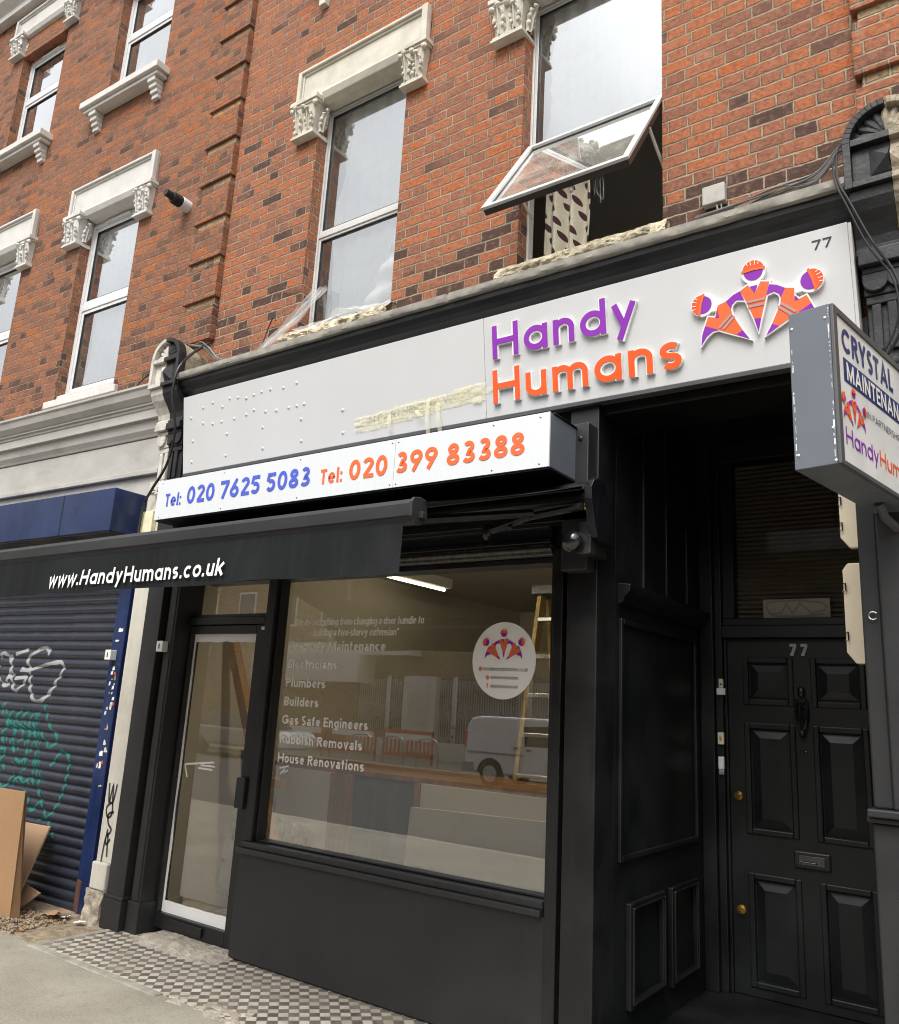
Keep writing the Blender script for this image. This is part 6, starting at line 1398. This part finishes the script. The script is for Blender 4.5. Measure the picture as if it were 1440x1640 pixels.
# ================================================================== across the street (seen in the glass)
def block(name, label, x0, x1, y, z1, mat, rows, first):
    t = thing(name, label, 'building', ((x0 + x1) / 2, y, 0), group='buildings across the street'); mb = MB(); mb.box(x0, x1, y - 8, y, -.6, z1); mb.build('wall', mat, t)
    n = int((x1 - x0) / 2.4)
    for r in range(rows):
        for i in range(n):
            xc = x0 + (x1 - x0) * (i + .5) / n; zc = first + r * 2.9; mb = MB(); mb.box(xc - .55, xc + .55, y + .0, y + .04, zc - .75, zc + .75); wf_ = mb.build('window', 'upvc', t); mb = MB(); mb.box(xc - .47, xc + .47, y + .0405, y + .05, zc - .67, zc + .67); mb.build('pane', 'car_glass', wf_)
    mb = MB(); mb.box(x0 - .05, x1 + .05, y - .3, y + .06, z1, z1 + .35); mb.build('parapet', 'ledge', t); return t
g = block('shop_block', 'yellow brick block with gated shops across the street', -34, -4, -20, 6.6, 'brick_yellow', 1, 5.2)
mb = MB(); mb.box(-26, -18.2, -19.99, -19.3, 3.3, 3.75); mb.box(-26, -20.3, -19.98, -19.0, 2.3, 3.29); mb.build('canopy', 'white_paint', g)
mb = MB(); mb.box(-21, -12, -19.995, -19.93, .4, 2.55); mb.build('shop_recess', 'counter_dark', g)
mb = MB(); mb.box(-21.2, -11.8, -19.99, -19.7, -.2, .40); mb.build('plinth', 'white_paint', g)
mb = MB()
for i in range(90):
    x = -20.9 + i * .098; 
    if i % 30 in (14, 15): mb.box(x, x + .09, -19.92, -19.8, .41, 2.6); continue
    mb.tube([(x, -19.9, .42), (x + .05, -19.9, 1.4), (x, -19.9, 2.5)], .016, 5); mb.tube([(x + .05, -19.9, .42), (x, -19.9, 1.4), (x + .05, -19.9, 2.5)], .016, 5)
mb.build('lattice_gate', 'alum', g)
mb = MB(); mb.box(-18.6, -17.2, -19.9, -19.6, .0, 2.6); nb2 = mb.build('poster_case', 'white_paint', g); mb = MB(); mb.box(-18.35, -17.5, -19.595, -19.58, .9, 2.1); mb.build('poster', 'console_white', nb2)
block('terrace_house', 'red brick terrace across the street', -62, -34.5, -20.5, 9.5, 'brick_old', 2, 4.6)
block('terrace_house', 'taller brown brick terrace across the street', -3.6, 30, -20.4, 9.0, 'brick', 2, 4.4)
def van(x0, y0, zr):
    t = thing('parked_van', 'small white van parked across the street', 'van', (x0 + 2, y0 - .8, zr)); mb = MB()
    prof = [(0, .32), (0, .75), (.06, 1.45), (.16, 1.62), (.4, 1.68), (2.3, 1.70), (2.55, 1.62), (3.05, 1.12), (3.85, .98), (4.08, .80), (4.1, .35), (3.75, .30), (.6, .30)]
    mb.prism([(x0 + a, zr + b) for a, b in prof], 'y', y0 - 1.7, y0); mb.build('body', 'van_white', t, bevel=.06, smooth=False)
    mb = MB(); mb.prism([(x0 + a, zr + b) for a, b in [(1.75, 1.02), (1.72, 1.48), (2.40, 1.52), (2.72, 1.05)]], 'y', y0 + .0, y0 + .012); mb.build('side_window', 'car_glass', t)
    mb = MB(); mb.prism([(x0 + a, zr + b) for a, b in [(2.58, 1.58), (3.02, 1.14), (3.06, 1.16), (2.62, 1.62)]], 'y', y0 - 1.55, y0 - .1); mb.build('windscreen', 'car_glass', t)
    mb = MB(); mb.box(x0 - .04, x0 + .3, y0 - 1.68, y0 + .03, zr + .32, zr + .55); mb.box(x0 + 3.9, x0 + 4.15, y0 - 1.68, y0 + .03, zr + .3, zr + .52); mb.box(x0 + .1, x0 + 1.7, y0 + .001, y0 + .012, zr + .78, zr + .83); mb.box(x0 + 1.62, x0 + 1.635, y0 + .001, y0 + .008, zr + .4, zr + 1.6); mb.box(x0 + 2.74, x0 + 2.755, y0 + .001, y0 + .008, zr + .4, zr + 1.1); mb.build('bumper', 'car_grey', t, bevel=.03)
    mb = MB(); mb.box(x0 - .02, x0 + .05, y0 - .12, y0 + .012, zr + .9, zr + 1.3); mb.build('tail_light', 'barrier', t, bevel=.01)
    mb = MB(); mb.box(x0 + 1.45, x0 + 1.58, y0 + .001, y0 + .03, zr + .95, zr + .99); mb.box(x0 + 1.80, x0 + 1.93, y0 + .001, y0 + .03, zr + .92, zr + .96); mb.box(x0 + 2.62, x0 + 2.80, y0, y0 + .16, zr + 1.05, zr + 1.22); mb.build('door_handle', 'tyre', t, bevel=.01)
    for xw in (.78, 3.3):
        mb = MB(); mb.prism([(x0 + xw + .38 * math.cos(PI * i / 14), zr + .31 + .38 * math.sin(PI * i / 14)) for i in range(15)], 'y', y0 - .05, y0 + .006); mb.build('wheel_arch', 'tyre', t)
    for xw in (.78, 3.3):
        for yy in (y0 - .2, y0 - 1.55):
            mb = MB(); mb.tube([(x0 + xw, yy, zr + .31), (x0 + xw, yy + .215, zr + .31)], .31, 24); wh = mb.build('wheel', 'tyre', t, bevel=.03); mb = MB(); mb.tube([(x0 + xw, yy + .2151, zr + .31), (x0 + xw, yy + .222, zr + .31)], .20, 18); mb.build('rim', 'alum', wh)
van(-12.1, -14.0, -.26)
def car(label, x0, y0, zr, mat):
    t = thing('parked_car', label, 'car', (x0 + 2, y0 - .8, zr), group='cars parked across the street'); mb = MB()
    mb.prism([(x0 + a, zr + b) for a, b in [(0, .35), (.05, .8), (.5, .9), (4.0, .85), (4.25, .7), (4.3, .35)]], 'y', y0 - 1.7, y0); mb.build('body', mat, t, bevel=.07)
    mb = MB(); mb.hexa([(x0 + .4, y0 - 1.6, zr + .88), (x0 + 3.3, y0 - 1.6, zr + .88), (x0 + 3.3, y0 - .1, zr + .88), (x0 + .4, y0 - .1, zr + .88), (x0 + 1.0, y0 - 1.4, zr + 1.42), (x0 + 2.5, y0 - 1.4, zr + 1.42), (x0 + 2.5, y0 - .3, zr + 1.42), (x0 + 1.0, y0 - .3, zr + 1.42)]); mb.build('cabin', 'car_glass', t, bevel=.05)
    for xw in (.8, 3.4):
        mb = MB(); mb.tube([(x0 + xw, y0 - .2, zr + .3), (x0 + xw, y0 + .02, zr + .3)], .3, 20); mb.build('wheel', 'tyre', t, bevel=.03)
car('silver car parked across the street', -22.5, -13.4, -.24, 'car_grey'); car('dark silver car parked across the street further along', -30, -13.4, -.24, 'counter_dark')
def barrier(x, y, label):
    t = thing('street_barrier', label, 'barrier', (x, y, -.2), group='orange barriers across the street'); mb = MB()
    mb.box(x, x + 2, y, y + .05, .72, .82); mb.box(x, x + 2, y, y + .05, .02, .12); mb.box(x, x + .06, y, y + .05, -.2, .82); mb.box(x + 1.94, x + 2, y, y + .05, -.2, .82)
    for i in range(11): mb.box(x + .14 + i * .165, x + .2 + i * .165, y + .01, y + .04, .12, .72)
    mb.build('barrier_frame', 'barrier', t); mb = MB(); mb.box(x + .1, x + 1.9, y + .0505, y + .055, .52, .70); mb.build('reflective_strip', 'white_vinyl', t)
for i, x in enumerate((-21.6, -19.5, -17.4)): barrier(x, -16.8 - .2 * i, ['first', 'second', 'third'][i] + ' orange plastic barrier reflected in the shop window')
t0 = thing('bike_rack', 'steel hoop bike rack across the street', 'bike rack', (-16.5, -16.6, -.2), group='bike racks across the street'); mb = MB(); mb.tube(smooth_path([(-16.9, -16.6, -.2), (-16.9, -16.6, .4), (-16.75, -16.6, .6), (-16.25, -16.6, .6), (-16.1, -16.6, .4), (-16.1, -16.6, -.2)], 5), .03, 8); mb.build('hoop', 'steel', t0, smooth=True)
for i, dx in enumerate((-1.3, 1.3)):
    c = copy_tree(t0); c.location.x += dx; c['label'] = ['steel hoop bike rack nearest the orange barriers', 'steel hoop bike rack nearest the white van'][i]
t0['label'] = 'middle steel hoop bike rack across the street'
